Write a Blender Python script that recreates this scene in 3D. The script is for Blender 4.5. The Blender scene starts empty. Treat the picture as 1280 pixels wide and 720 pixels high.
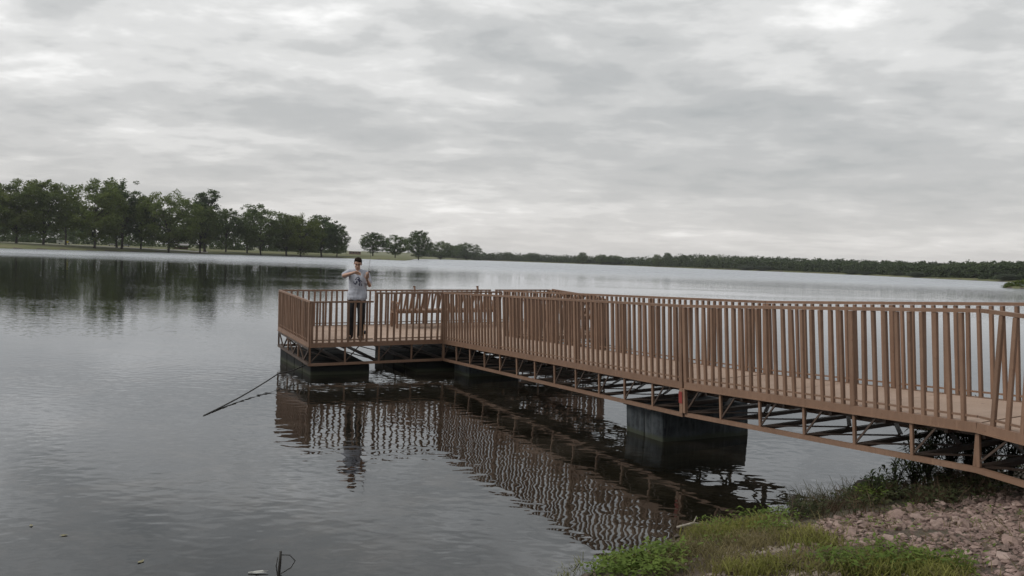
import bpy, bmesh, math, random
import numpy as np
from mathutils import Vector, Matrix, noise
random.seed(7); np.random.seed(7)
C = bpy.context.scene.collection
SC = bpy.context.scene

# ------------------------------------------------------------------ camera
CAM_H = 2.574; PITCH = math.radians(1.8984); ROLL = math.radians(1.9584); FPX = 1064.5
c_, s_ = math.cos(PITCH), math.sin(PITCH)
FWD = Vector((0, c_, -s_)); UP0 = Vector((0, s_, c_)); RT0 = Vector((1, 0, 0))
RT = RT0 * math.cos(ROLL) + UP0 * math.sin(ROLL)
UP = -RT0 * math.sin(ROLL) + UP0 * math.cos(ROLL)
cam = bpy.data.cameras.new('camera'); camo = bpy.data.objects.new('camera', cam); C.objects.link(camo)
cam.sensor_width = 36; cam.lens = FPX / 1280 * 36; cam.clip_end = 20000; cam.clip_start = 0.05
camo.matrix_world = Matrix(((RT.x, UP.x, -FWD.x, 0), (RT.y, UP.y, -FWD.y, 0), (RT.z, UP.z, -FWD.z, CAM_H), (0, 0, 0, 1)))
SC.camera = camo

# ------------------------------------------------------------------ world: overcast sky
SUN_EL, SUN_AZ = math.radians(42), math.radians(-105)      # azimuth clockwise from +Y
W = bpy.data.worlds.new("World"); SC.world = W; W.use_nodes = True
OX, OY = 15.5, 0.4
BREAKS = [(-1.334, 2.654, 0.314, 0.233, 0.085), (0.725, 2.151, 0.193, 0.172, 0.065), (-0.444, 2.823, 0.159, 0.177, 0.04), (0.207, 4.748, 0.389, 0.222, 0.1), (1.776, 3.253, 0.144, 0.146, 0.04), (-1.319, 2.318, 0.124, 0.107, 0.03)]
def build_world():
    nt = W.node_tree; N = nt.nodes; L = nt.links
    for n in list(N): N.remove(n)
    out = N.new('ShaderNodeOutputWorld'); bg = N.new('ShaderNodeBackground'); L.new(bg.outputs[0], out.inputs[0])
    sky = N.new('ShaderNodeTexSky'); sky.sky_type = 'NISHITA'; sky.sun_disc = False
    sky.sun_elevation = SUN_EL; sky.sun_rotation = SUN_AZ
    bg.inputs[1].default_value = 0.10
    tc = N.new('ShaderNodeTexCoord'); sep = N.new('ShaderNodeSeparateXYZ'); L.new(tc.outputs['Generated'], sep.inputs[0])
    def m(op, a, b=None, c=None, clamp=False):
        n = N.new('ShaderNodeMath'); n.operation = op; n.use_clamp = clamp
        for i, v in enumerate((a, b, c)):
            if v is None: continue
            if isinstance(v, (int, float)): n.inputs[i].default_value = v
            else: L.new(v, n.inputs[i])
        return n.outputs[0]
    z = m('MAXIMUM', sep.outputs[2], 0.0)
    den = m('ADD', z, 0.15)
    u = m('DIVIDE', sep.outputs[0], den); v = m('DIVIDE', sep.outputs[1], den)
    cmb = N.new('ShaderNodeCombineXYZ'); L.new(u, cmb.inputs[0]); L.new(v, cmb.inputs[1])
    def noise_(scale, detail, rough, dist, loc, sc=(1, 1, 1), rot=0):
        mp = N.new('ShaderNodeMapping'); mp.inputs['Location'].default_value = loc; mp.inputs['Scale'].default_value = sc
        mp.inputs['Rotation'].default_value = (0, 0, rot)
        L.new(cmb.outputs[0], mp.inputs[0]); n = N.new('ShaderNodeTexNoise'); L.new(mp.outputs[0], n.inputs['Vector'])
        n.inputs['Scale'].default_value = scale; n.inputs['Detail'].default_value = detail
        n.inputs['Roughness'].default_value = rough; n.inputs['Distortion'].default_value = dist
        return n.outputs['Fac']
    big = noise_(0.62, 3, 0.5, 0.3, (OX, OY, 0), (0.8, 1.0, 1), 0.25)
    mid = noise_(1.7, 7, 0.55, 0.25, (OX + 8.1, 4.3, 0), (0.85, 1.0, 1), 0.25)
    puff = noise_(5.2, 6, 0.55, 0.15, (OX + 5.0, 9.3, 0), (0.85, 1.0, 1), 0.2)
    s = m('MULTIPLY', big, 0.42); s = m('MULTIPLY_ADD', mid, 0.37, s); s = m('MULTIPLY_ADD', puff, 0.21, s)
    # thin places of the cloud deck, as (u, v, half width, half depth, thinning)
    for (u0, v0, a, b_, k) in BREAKS:
        g = m('ADD', m('POWER', m('DIVIDE', m('SUBTRACT', u, u0), a), 2.0), m('POWER', m('DIVIDE', m('SUBTRACT', v, v0), b_), 2.0))
        s = m('MULTIPLY_ADD', m('POWER', 2.718, m('MULTIPLY', g, -1.0)), k, s)
    rp = N.new('ShaderNodeValToRGB'); L.new(s, rp.inputs[0]); e = rp.color_ramp; e.interpolation = 'EASE'
    cols = [(0.37, (0.36, 0.385, 0.395)), (0.46, (0.455, 0.47, 0.475)), (0.515, (0.55, 0.56, 0.56)), (0.57, (0.69, 0.695, 0.69)), (0.66, (1.02, 1.02, 1.01))]
    while len(e.elements) < len(cols): e.elements.new(0.5)
    for el, (p, c) in zip(e.elements, cols): el.position = p; el.color = (*c, 1)
    # the cloud deck is brightest round the hidden sun, and paler and warmer low over the horizon
    def vec(a, b):
        n = N.new('ShaderNodeVectorMath'); n.operation = 'DOT_PRODUCT'; L.new(a, n.inputs[0]); n.inputs[1].default_value = b; return n.outputs['Value']
    sd = Vector((math.sin(SUN_AZ) * math.cos(SUN_EL), math.cos(SUN_AZ) * math.cos(SUN_EL), math.sin(SUN_EL)))
    glow = m('POWER', m('MAXIMUM', vec(tc.outputs['Generated'], sd), 0.0), 9.0)
    glow = m('MULTIPLY_ADD', glow, 0.5, 0.92)
    mul = N.new('ShaderNodeVectorMath'); mul.operation = 'SCALE'; L.new(rp.outputs[0], mul.inputs[0]); L.new(glow, mul.inputs['Scale'])
    hz = m('POWER', m('SUBTRACT', 1.0, z, clamp=True), 9.0)
    mixh = N.new('ShaderNodeMixRGB'); L.new(m('MULTIPLY', hz, 0.75), mixh.inputs[0]); L.new(mul.outputs[0], mixh.inputs[1])
    mixh.inputs[2].default_value = (0.625, 0.595, 0.570, 1)
    ten = N.new('ShaderNodeVectorMath'); ten.operation = 'SCALE'; L.new(mixh.outputs[0], ten.inputs[0]); ten.inputs['Scale'].default_value = 12.0
    mix = N.new('ShaderNodeMixRGB'); mix.inputs[0].default_value = 0.97
    L.new(sky.outputs[0], mix.inputs[1]); L.new(ten.outputs[0], mix.inputs[2]); L.new(mix.outputs[0], bg.inputs[0])
build_world()
sun = bpy.data.lights.new('sun', 'SUN'); sun.energy = 1.5; sun.angle = math.radians(30); sun.color = (1, 0.96, 0.9)
suno = bpy.data.objects.new('sun', sun); C.objects.link(suno)
suno.rotation_euler = (math.pi / 2 - SUN_EL, 0, math.pi - SUN_AZ)
SC.view_settings.view_transform = 'Standard'; SC.view_settings.look = 'None'
SC.view_settings.exposure = 0.0; SC.view_settings.gamma = 1
try: SC.view_settings.use_curve_mapping = False
except Exception: pass
SC.cycles.use_denoising = True
SC.cycles.max_bounces = 8; SC.cycles.transparent_max_bounces = 12
SC.cycles.caustics_reflective = False; SC.cycles.caustics_refractive = False

# ------------------------------------------------------------------ helpers
def at(px, py, z=0.0):
    """point of the world on level z that lies in the direction of photograph pixel px, py"""
    d = RT * ((px - 640) / FPX) + UP * ((360 - py) / FPX) + FWD
    t = (z - CAM_H) / d.z
    return Vector((d.x * t, d.y * t, z))
def away(px, dist):
    """ground point dist metres out over the lake (measured along the view), in the direction of pixel column px at the horizon"""
    py = 324.6 + (px - 640) * math.tan(ROLL)
    d = RT * ((px - 640) / FPX) + UP * ((360 - py) / FPX) + FWD
    k = dist / d.y
    return d.x * k, d.y * k
def tag(o, label=None, cat=None, group=None, kind=None):
    if label: o['label'] = label
    if cat: o['category'] = cat
    if group: o['group'] = group
    if kind: o['kind'] = kind
    return o
def empty(name, mat=None, parent=None):
    o = bpy.data.objects.new(name, None); o.empty_display_size = 0.3; C.objects.link(o)
    if parent: o.parent = parent
    if mat is not None: o.matrix_basis = mat
    return o
def link(name, me, parent=None, mat=None):
    o = bpy.data.objects.new(name, me); C.objects.link(o)
    if parent: o.parent = parent
    if mat is not None: o.matrix_basis = mat
    return o
class MB:
    def __init__(s): s.v = []; s.f = []; s.mi = []; s.sm = []
    def add(s, vs, fs, mi=0, smooth=False):
        b = len(s.v); s.v += [tuple(v) for v in vs]
        for f in fs: s.f.append(tuple(i + b for i in f)); s.mi.append(mi); s.sm.append(smooth)
    def box(s, lo, hi, mi=0):
        x0, y0, z0 = lo; x1, y1, z1 = hi
        s.add([(x0, y0, z0), (x1, y0, z0), (x1, y1, z0), (x0, y1, z0), (x0, y0, z1), (x1, y0, z1), (x1, y1, z1), (x0, y1, z1)],
              [(0, 3, 2, 1), (4, 5, 6, 7), (0, 1, 5, 4), (1, 2, 6, 5), (2, 3, 7, 6), (3, 0, 4, 7)], mi)
    def bar(s, p0, p1, w, h=None, up=(0, 0, 1), mi=0):
        h = h or w; p0 = Vector(p0); p1 = Vector(p1); d = (p1 - p0).normalized(); up = Vector(up)
        if abs(d.dot(up)) > 0.98: up = Vector((1, 0, 0))
        r = d.cross(up).normalized(); u = r.cross(d)
        vs = [p + r * (a * w / 2) + u * (b * h / 2) for p in (p0, p1) for a, b in ((-1, -1), (1, -1), (1, 1), (-1, 1))]
        s.add(vs, [(0, 1, 2, 3), (7, 6, 5, 4), (0, 4, 5, 1), (1, 5, 6, 2), (2, 6, 7, 3), (3, 7, 4, 0)], mi)
    def tube(s, pts, rad, n=8, mi=0, smooth=True):
        pts = [Vector(p) for p in pts]; rs = rad if isinstance(rad, (list, tuple)) else [rad] * len(pts)
        vs = []; fs = []; ref = Vector((0.31, 0.52, 0.8))
        for i, p in enumerate(pts):
            d = (pts[min(i + 1, len(pts) - 1)] - pts[max(i - 1, 0)]).normalized()
            if abs(d.dot(ref)) > 0.95: ref = Vector((1, 0.1, 0))
            a = d.cross(ref).normalized(); b = d.cross(a)
            for k in range(n):
                t = 2 * math.pi * k / n; vs.append(p + (a * math.cos(t) + b * math.sin(t)) * rs[i])
        for i in range(len(pts) - 1):
            for k in range(n):
                k2 = (k + 1) % n; fs.append((i * n + k, i * n + k2, (i + 1) * n + k2, (i + 1) * n + k))
        fs.append(tuple(range(n))[::-1]); fs.append(tuple((len(pts) - 1) * n + k for k in range(n)))
        s.add(vs, fs, mi, smooth)
    def mesh(s, name, *mats):
        me = bpy.data.meshes.new(name); me.from_pydata(s.v, [], s.f); me.update()
        me.polygons.foreach_set('material_index', s.mi); me.polygons.foreach_set('use_smooth', s.sm)
        for m in mats: me.materials.append(m)
        return me
    def build(s, name, mats, parent=None, mat=None):
        if not isinstance(mats, (list, tuple)): mats = [mats]
        return link(name, s.mesh(name, *mats), parent, mat)
def np_mesh(name, v, f, mat, smooth=False, mi=None):
    me = bpy.data.meshes.new(name); k = f.shape[1]
    me.vertices.add(len(v)); me.vertices.foreach_set('co', np.ascontiguousarray(v, np.float32).ravel())
    me.loops.add(f.size); me.loops.foreach_set('vertex_index', f.astype(np.int32).ravel())
    me.polygons.add(len(f)); me.polygons.foreach_set('loop_start', np.arange(0, f.size, k, dtype=np.int32))
    me.polygons.foreach_set('loop_total', np.full(len(f), k, np.int32))
    for m in (mat if isinstance(mat, (list, tuple)) else [mat]): me.materials.append(m)
    if mi is not None: me.polygons.foreach_set('material_index', mi.astype(np.int32))
    me.polygons.foreach_set('use_smooth', np.full(len(f), smooth)); me.update(calc_edges=True); me.validate()
    return me

# ------------------------------------------------------------------ materials
class Mat:
    def __init__(s, name):
        s.m = bpy.data.materials.new(name); s.m.use_nodes = True; s.nt = s.m.node_tree; s.N = s.nt.nodes; s.L = s.nt.links
        s.b = s.N.get('Principled BSDF'); s.out = s.N.get('Material Output')
    def set(s, **k):
        for a, v in k.items():
            i = s.b.inputs[a.replace('_', ' ')]
            if isinstance(v, bpy.types.NodeSocket): s.L.new(v, i)
            else: i.default_value = (*v, 1) if isinstance(v, tuple) and len(v) == 3 else v
        return s
    def coord(s, which='Object', scale=(1, 1, 1), loc=(0, 0, 0), rot=(0, 0, 0)):
        t = s.N.new('ShaderNodeTexCoord'); mp = s.N.new('ShaderNodeMapping'); s.L.new(t.outputs[which], mp.inputs[0])
        mp.inputs['Scale'].default_value = scale; mp.inputs['Location'].default_value = loc; mp.inputs['Rotation'].default_value = rot
        return mp.outputs[0]
    def pos(s, scale=(1, 1, 1)):
        g = s.N.new('ShaderNodeNewGeometry'); mp = s.N.new('ShaderNodeMapping'); s.L.new(g.outputs['Position'], mp.inputs[0])
        mp.inputs['Scale'].default_value = scale; return mp.outputs[0]
    def noise(s, vec, scale, detail=4, rough=0.55, dist=0):
        n = s.N.new('ShaderNodeTexNoise'); s.L.new(vec, n.inputs['Vector']); n.inputs['Scale'].default_value = scale
        n.inputs['Detail'].default_value = detail; n.inputs['Roughness'].default_value = rough; n.inputs['Distortion'].default_value = dist
        return n.outputs['Fac']
    def ramp(s, fac, stops, interp='LINEAR'):
        r = s.N.new('ShaderNodeValToRGB'); s.L.new(fac, r.inputs[0]); e = r.color_ramp; e.interpolation = interp
        while len(e.elements) < len(stops): e.elements.new(0.5)
        for el, (p, c) in zip(e.elements, stops):
            el.position = p; el.color = (*c, 1) if isinstance(c, tuple) else (c, c, c, 1)
        return r.outputs[0]
    def mix(s, fac, a, b, kind='MIX'):
        n = s.N.new('ShaderNodeMixRGB'); n.blend_type = kind
        for i, v in enumerate((fac, a, b)):
            if isinstance(v, bpy.types.NodeSocket): s.L.new(v, n.inputs[i])
            else: n.inputs[i].default_value = (*v, 1) if isinstance(v, tuple) else v
        return n.outputs[0]
    def math(s, op, a, b=0.0, clamp=False):
        n = s.N.new('ShaderNodeMath'); n.operation = op; n.use_clamp = clamp
        for i, v in enumerate((a, b)):
            if isinstance(v, bpy.types.NodeSocket): s.L.new(v, n.inputs[i])
            else: n.inputs[i].default_value = v
        return n.outputs[0]
    def bump(s, h, strength=0.3, dist=0.01, normal=None):
        n = s.N.new('ShaderNodeBump'); s.L.new(h, n.inputs['Height']); n.inputs['Strength'].default_value = strength
        n.inputs['Distance'].default_value = dist
        if normal: s.L.new(normal, n.inputs['Normal'])
        return n.outputs[0]
    def objrand(s):
        return s.N.new('ShaderNodeObjectInfo').outputs['Random']

def painted_steel(name, base, dark, rust):
    m = Mat(name); p = m.pos(); n1 = m.noise(p, 3.0, 6, 0.65); n2 = m.noise(p, 22, 5, 0.7)
    c = m.ramp(n1, [(0.3, dark), (0.62, base)]); n3 = m.noise(m.pos((9, 9, 1.1)), 3.0, 5, 0.65); c = m.mix(m.ramp(n3, [(0.50, 0.0), (0.72, 0.55)]), c, tuple(x * 0.55 for x in base)); c = m.mix(m.ramp(n3, [(0.30, 0.45), (0.42, 0.0)]), c, tuple(min(1, x * 1.45 + 0.02) for x in base)); c = m.mix(m.ramp(n2, [(0.60, 0.0), (0.72, 0.85)]), c, rust)
    c = m.mix(0.28, c, m.ramp(m.objrand(), [(0, tuple(x * 0.6 for x in base)), (1, tuple(min(1, x * 1.45) for x in base))]))
    m.set(Base_Color=c, Roughness=m.ramp(n2, [(0.3, 0.45), (0.7, 0.7)]), Normal=m.bump(n2, 0.2, 0.002)); return m.m
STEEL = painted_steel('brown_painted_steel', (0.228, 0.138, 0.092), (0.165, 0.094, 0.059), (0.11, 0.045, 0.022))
STEEL_SHADE = painted_steel('shade_darkened_steel', (0.080, 0.052, 0.038), (0.038, 0.026, 0.02), (0.06, 0.026, 0.014))  # rusty brown steel, colour darkened to stand in for shade below the deck

def deck_material():
    m = Mat('tan_deck_boarding'); p = m.pos(); n1 = m.noise(p, 1.6, 6, 0.6); n2 = m.noise(p, 60, 3, 0.7); n3 = m.noise(p, 7, 5, 0.6)
    c = m.ramp(n1, [(0.3, (0.37, 0.262, 0.195)), (0.65, (0.48, 0.350, 0.272))])
    c = m.mix(m.ramp(n3, [(0.55, 0.0), (0.75, 0.45)]), c, (0.22, 0.15, 0.11)); c = m.mix(0.25, c, m.ramp(n2, [(0.3, (0.15, 0.1, 0.08)), (0.7, (0.5, 0.38, 0.3))]))
    v = m.N.new('ShaderNodeTexVoronoi'); m.L.new(p, v.inputs['Vector']); v.inputs['Scale'].default_value = 2.6; c = m.mix(m.ramp(v.outputs['Distance'], [(0.035, 0.7), (0.06, 0.0)]), c, (0.10, 0.07, 0.05))
    c = m.mix(0.22, c, m.ramp(m.objrand(), [(0, (0.26, 0.18, 0.13)), (1, (0.56, 0.42, 0.33))]))
    m.set(Base_Color=c, Roughness=0.85, Normal=m.bump(n2, 0.3, 0.003)); return m.m
DECK = deck_material()
def simple(name, col, rough=0.7, var=0.25, scale=8, metallic=0.0, bump=0.0, bd=0.003):
    m = Mat(name); p = m.coord('Object'); n = m.noise(p, scale, 5, 0.6)
    c = m.ramp(n, [(0.3, tuple(x * (1 - var) for x in col)), (0.7, tuple(min(1, x * (1 + var)) for x in col))])
    m.set(Base_Color=c, Roughness=rough, Metallic=metallic)
    if bump: m.set(Normal=m.bump(n, bump, bd))
    return m.m
FLOATM = Mat('dark_weathered_float_shell')
_p = FLOATM.pos(); _n = FLOATM.noise(_p, 5, 6, 0.7); _n2 = FLOATM.noise(FLOATM.pos((8, 8, 1)), 2, 4, 0.6)
_c = FLOATM.ramp(_n, [(0.3, (0.009, 0.011, 0.013)), (0.7, (0.060, 0.068, 0.076))]); _c = FLOATM.mix(FLOATM.ramp(_n2, [(0.5, 0.0), (0.7, 0.5)]), _c, (0.10, 0.11, 0.11))
_g = FLOATM.N.new('ShaderNodeNewGeometry'); _s = FLOATM.N.new('ShaderNodeSeparateXYZ'); FLOATM.L.new(_g.outputs['Position'], _s.inputs[0])
_w = FLOATM.math('ADD', _s.outputs[2], FLOATM.math('MULTIPLY', _n, 0.10)); _c = FLOATM.mix(FLOATM.ramp(_w, [(0.09, 0.75), (0.14, 0.0)]), _c, (0.045, 0.050, 0.030))
FLOATM.b.inputs['Specular IOR Level'].default_value = 0.2
FLOATM.set(Base_Color=_c, Roughness=0.7, Normal=FLOATM.bump(_n, 0.3, 0.01)); FLOATM = FLOATM.m

def leaf_mat(name, lo, mid, hi, scale=0.25, trans=True):
    m = Mat(name); p = m.pos(); n = m.noise(p, scale, 3, 0.6); n2 = m.noise(p, scale * 9, 2, 0.5)
    c = m.ramp(n, [(0.3, lo), (0.5, mid), (0.7, hi)])
    c = m.mix(0.35, c, m.ramp(n2, [(0.3, lo), (0.7, hi)]))
    c = m.mix(0.30, c, m.ramp(m.objrand(), [(0, lo), (0.5, mid), (1, hi)]))
    m.set(Base_Color=c, Roughness=0.75)
    m.b.inputs['Specular IOR Level'].default_value = 0.2
    if trans:
        t = m.N.new('ShaderNodeBsdfTranslucent'); m.L.new(c, t.inputs[0]); x = m.N.new('ShaderNodeMixShader'); x.inputs[0].default_value = 0.35
        m.L.new(m.b.outputs[0], x.inputs[1]); m.L.new(t.outputs[0], x.inputs[2]); m.L.new(x.outputs[0], m.out.inputs[0])
    return m.m
LEAF_A = leaf_mat('cottonwood_leaves', (0.050, 0.078, 0.028), (0.130, 0.178, 0.048), (0.235, 0.265, 0.075), 0.10)
LEAF_B = leaf_mat('dark_leaves', (0.040, 0.066, 0.032), (0.092, 0.138, 0.052), (0.165, 0.208, 0.072), 0.10)
LEAF_C = leaf_mat('willow_green_leaves', (0.052, 0.078, 0.022), (0.100, 0.135, 0.032), (0.150, 0.180, 0.042), 0.11)
LEAF_FAR = leaf_mat('far_wood_leaves', (0.040, 0.055, 0.034), (0.078, 0.108, 0.052), (0.125, 0.155, 0.066), 0.035)
LEAF_PALE = leaf_mat('grey_green_willow_leaves', (0.060, 0.078, 0.055), (0.095, 0.118, 0.080), (0.125, 0.150, 0.100), 0.1)
BARK = simple('dark_bark', (0.045, 0.036, 0.028), 0.9, 0.4, 2.0)

# ------------------------------------------------------------------ terrain (one sheet: bank, lake bed, far land)
shore_near_px = [(560, 830), (650, 770), (735, 722), (790, 694), (850, 671), (920, 656), (1000, 642), (1060, 628), (1110, 614), (1170, 602), (1230, 594), (1300, 588), (1420, 580)]
lake = [tuple(at(x, y)[:2]) for x, y in shore_near_px]
lake = [(-900, 40), (-500, -40), (-120, -60), (-40, -22), (-12, -4), (-4.5, 1.2)] + lake
lake += [(16, 10.5), (40, 14), (110, 50), (160, 120)]
lake += [away(1330, 196), away(1275, 190), away(1258, 192), away(1262, 205), away(1320, 230), away(1420, 300), away(1360, 370)]
far_shore = [(1300, 395), (1253, 420), (1167, 490), (1078, 630), (998, 740), (900, 840), (830, 960), (791, 1090), (700, 1180), (640, 1240), (600, 1240), (590, 1200), (583, 1130),
             (545, 1000), (518, 760), (512, 560), (506, 485), (503, 470), (490, 478), (455, 505), (413, 525), (330, 500), (257, 470), (180, 440), (100, 402), (0, 360), (-60, 345), (-200, 310), (-420, 290)]
lake += [away(a, b) for a, b in far_shore]
LAKE = np.array(lake)
def sdist(P):
    """signed distance to the shoreline, positive on land"""
    x, y = P[:, 0], P[:, 1]; best = np.full(len(P), 1e18); ins = np.zeros(len(P), bool)
    A = LAKE; B = np.roll(LAKE, -1, 0)
    for (ax, ay), (bx, by) in zip(A, B):
        dx, dy = bx - ax, by - ay; t = np.clip(((x - ax) * dx + (y - ay) * dy) / (dx * dx + dy * dy), 0, 1)
        best = np.minimum(best, (x - ax - t * dx) ** 2 + (y - ay - t * dy) ** 2)
        c = ((ay > y) != (by > y)); xi = ax + (y - ay) / (by - ay + 1e-30) * dx; ins ^= (c & (x < xi))
    d = np.sqrt(best); return np.where(ins, -d, d)
def vnoise(x, y, seed=0):
    xi = np.floor(x).astype(np.int64); yi = np.floor(y).astype(np.int64); fx = x - xi; fy = y - yi
    fx = fx * fx * (3 - 2 * fx); fy = fy * fy * (3 - 2 * fy)
    def h(a, b):
        n = (a * 374761393 + b * 668265263 + seed * 1442695041) & 0x7fffffff; n = ((n ^ (n >> 13)) * 1274126177) & 0x7fffffff
        return ((n ^ (n >> 16)) & 0xffff) / 65535.0
    return (h(xi, yi) * (1 - fx) + h(xi + 1, yi) * fx) * (1 - fy) + (h(xi, yi + 1) * (1 - fx) + h(xi + 1, yi + 1) * fx) * fy
def fbm(x, y, seed=0, o=4):
    s = 0; a = 0.5
    for k in range(o): s = s + a * (vnoise(x * 2 ** k + 13.7 * k, y * 2 ** k - 7.3 * k, seed + k) - 0.5); a *= 0.5
    return s
def height(x, y, sd=None):
    x = np.asarray(x, float); y = np.asarray(y, float); sh = x.shape; x = x.ravel(); y = y.ravel()
    if sd is None: sd = sdist(np.stack([x, y], 1))
    r = np.hypot(x, y); near = np.clip((60 - r) / 30, 0, 1)
    sdn = sd + near * (0.45 * fbm(x * 1.3, y * 1.3, 3)) + (1 - near) * 3.0 * fbm(x / 9, y / 9, 5)
    land_n = 1.15 * (1 - np.exp(-np.clip(sdn, 0, None) / 3.4)) + 0.10 * fbm(x * 1.7, y * 1.7, 9) * np.clip(sdn, 0, 1)
    land_f = 2.7 * (1 - np.exp(-np.clip(sdn, 0, None) / 26)) + 0.25 * np.clip(sdn, 0, 1)
    land_f = land_f + np.clip((sdn - 250) / 900, 0, 1) ** 1.3 * (9 + 10 * fbm(x / 400, y / 400, 2))
    land = land_n * near + land_f * (1 - near)
    bed = -(0.16 * np.clip(-sdn, 0, 6) + 0.03 * np.clip(-sdn - 6, 0, 60)) + 0.10 * fbm(x * 2.1, y * 2.1, 4) * near * np.clip(-sdn, 0, 1)
    z = np.where(sdn > 0, land, bed)
    return z.reshape(sh)
def hz(x, y): return float(height(np.array([x]), np.array([y]))[0])

def ground_materials():
    m = Mat('bank_earth'); p = m.pos(); n = m.noise(p, 2.2, 8, 0.65); n2 = m.noise(p, 18, 6, 0.7); n3 = m.noise(p, 0.9, 4, 0.5)
    c = m.ramp(n, [(0.3, (0.050, 0.040, 0.030)), (0.55, (0.105, 0.080, 0.060)), (0.75, (0.18, 0.135, 0.105))])
    c = m.mix(m.ramp(n3, [(0.45, 0.0), (0.6, 0.6)]), c, (0.060, 0.068, 0.028)); c = m.mix(0.35, c, m.ramp(n2, [(0.3, (0.04, 0.032, 0.026)), (0.7, (0.25, 0.19, 0.155))]))
    m.set(Base_Color=c, Roughness=0.95, Normal=m.bump(n2, 0.8, 0.03))
    g = Mat('far_grass'); p = g.pos(); n = g.noise(p, 0.03, 5, 0.6); n2 = g.noise(p, 0.35, 5, 0.6)
    c = g.ramp(n, [(0.35, (0.085, 0.100, 0.034)), (0.55, (0.125, 0.132, 0.050)), (0.72, (0.21, 0.175, 0.100))]); c = g.mix(0.3, c, g.ramp(n2, [(0.3, (0.06, 0.08, 0.025)), (0.7, (0.20, 0.18, 0.08))]))
    g.set(Base_Color=c, Roughness=0.95)
    b = Mat('lake_bed_silt'); p = b.pos(); n = b.noise(p, 0.8, 8, 0.65, 0.6); n2 = b.noise(p, 7, 6, 0.7)
    c = b.ramp(n, [(0.32, (0.014, 0.011, 0.007)), (0.5, (0.050, 0.038, 0.024)), (0.68, (0.17, 0.13, 0.095))]); c = b.mix(0.4, c, b.ramp(n2, [(0.35, (0.02, 0.018, 0.01)), (0.7, (0.17, 0.13, 0.095))]))
    b.set(Base_Color=c, Roughness=0.95, Normal=b.bump(n2, 0.5, 0.03))
    return m.m, g.m, b.m
GM = ground_materials()
def build_ground():
    ang_in = np.radians(np.arange(-36, 36.01, 0.2)); ang_out = np.radians(np.arange(40, 320.1, 4.0))
    ang = np.concatenate([ang_in, ang_out]); na = len(ang)
    r = np.concatenate([[0.0], np.geomspace(0.8, 9000, 430)]); nr = len(r)
    X = r[:, None] * np.sin(ang)[None]; Y = r[:, None] * np.cos(ang)[None]
    sd = sdist(np.stack([X.ravel(), Y.ravel()], 1)); Z = height(X, Y, sd)
    v = np.stack([X.ravel(), Y.ravel(), Z.ravel()], 1)
    i = np.arange(nr - 1)[:, None] * na; j = np.arange(na)[None]; j2 = (j + 1) % na
    f = np.stack([i + j, i + j2, i + na + j2, i + na + j], -1).reshape(-1, 4)[:, ::-1]
    cz = v[f].mean(1); rr = np.hypot(cz[:, 0], cz[:, 1]); mi = np.where(cz[:, 2] < -0.01, 2, np.where(rr > 60, 1, 0))
    g = link('ground', np_mesh('ground', v, f, GM, True, mi)); tag(g, kind='structure'); return g
GROUND = build_ground()

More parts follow.
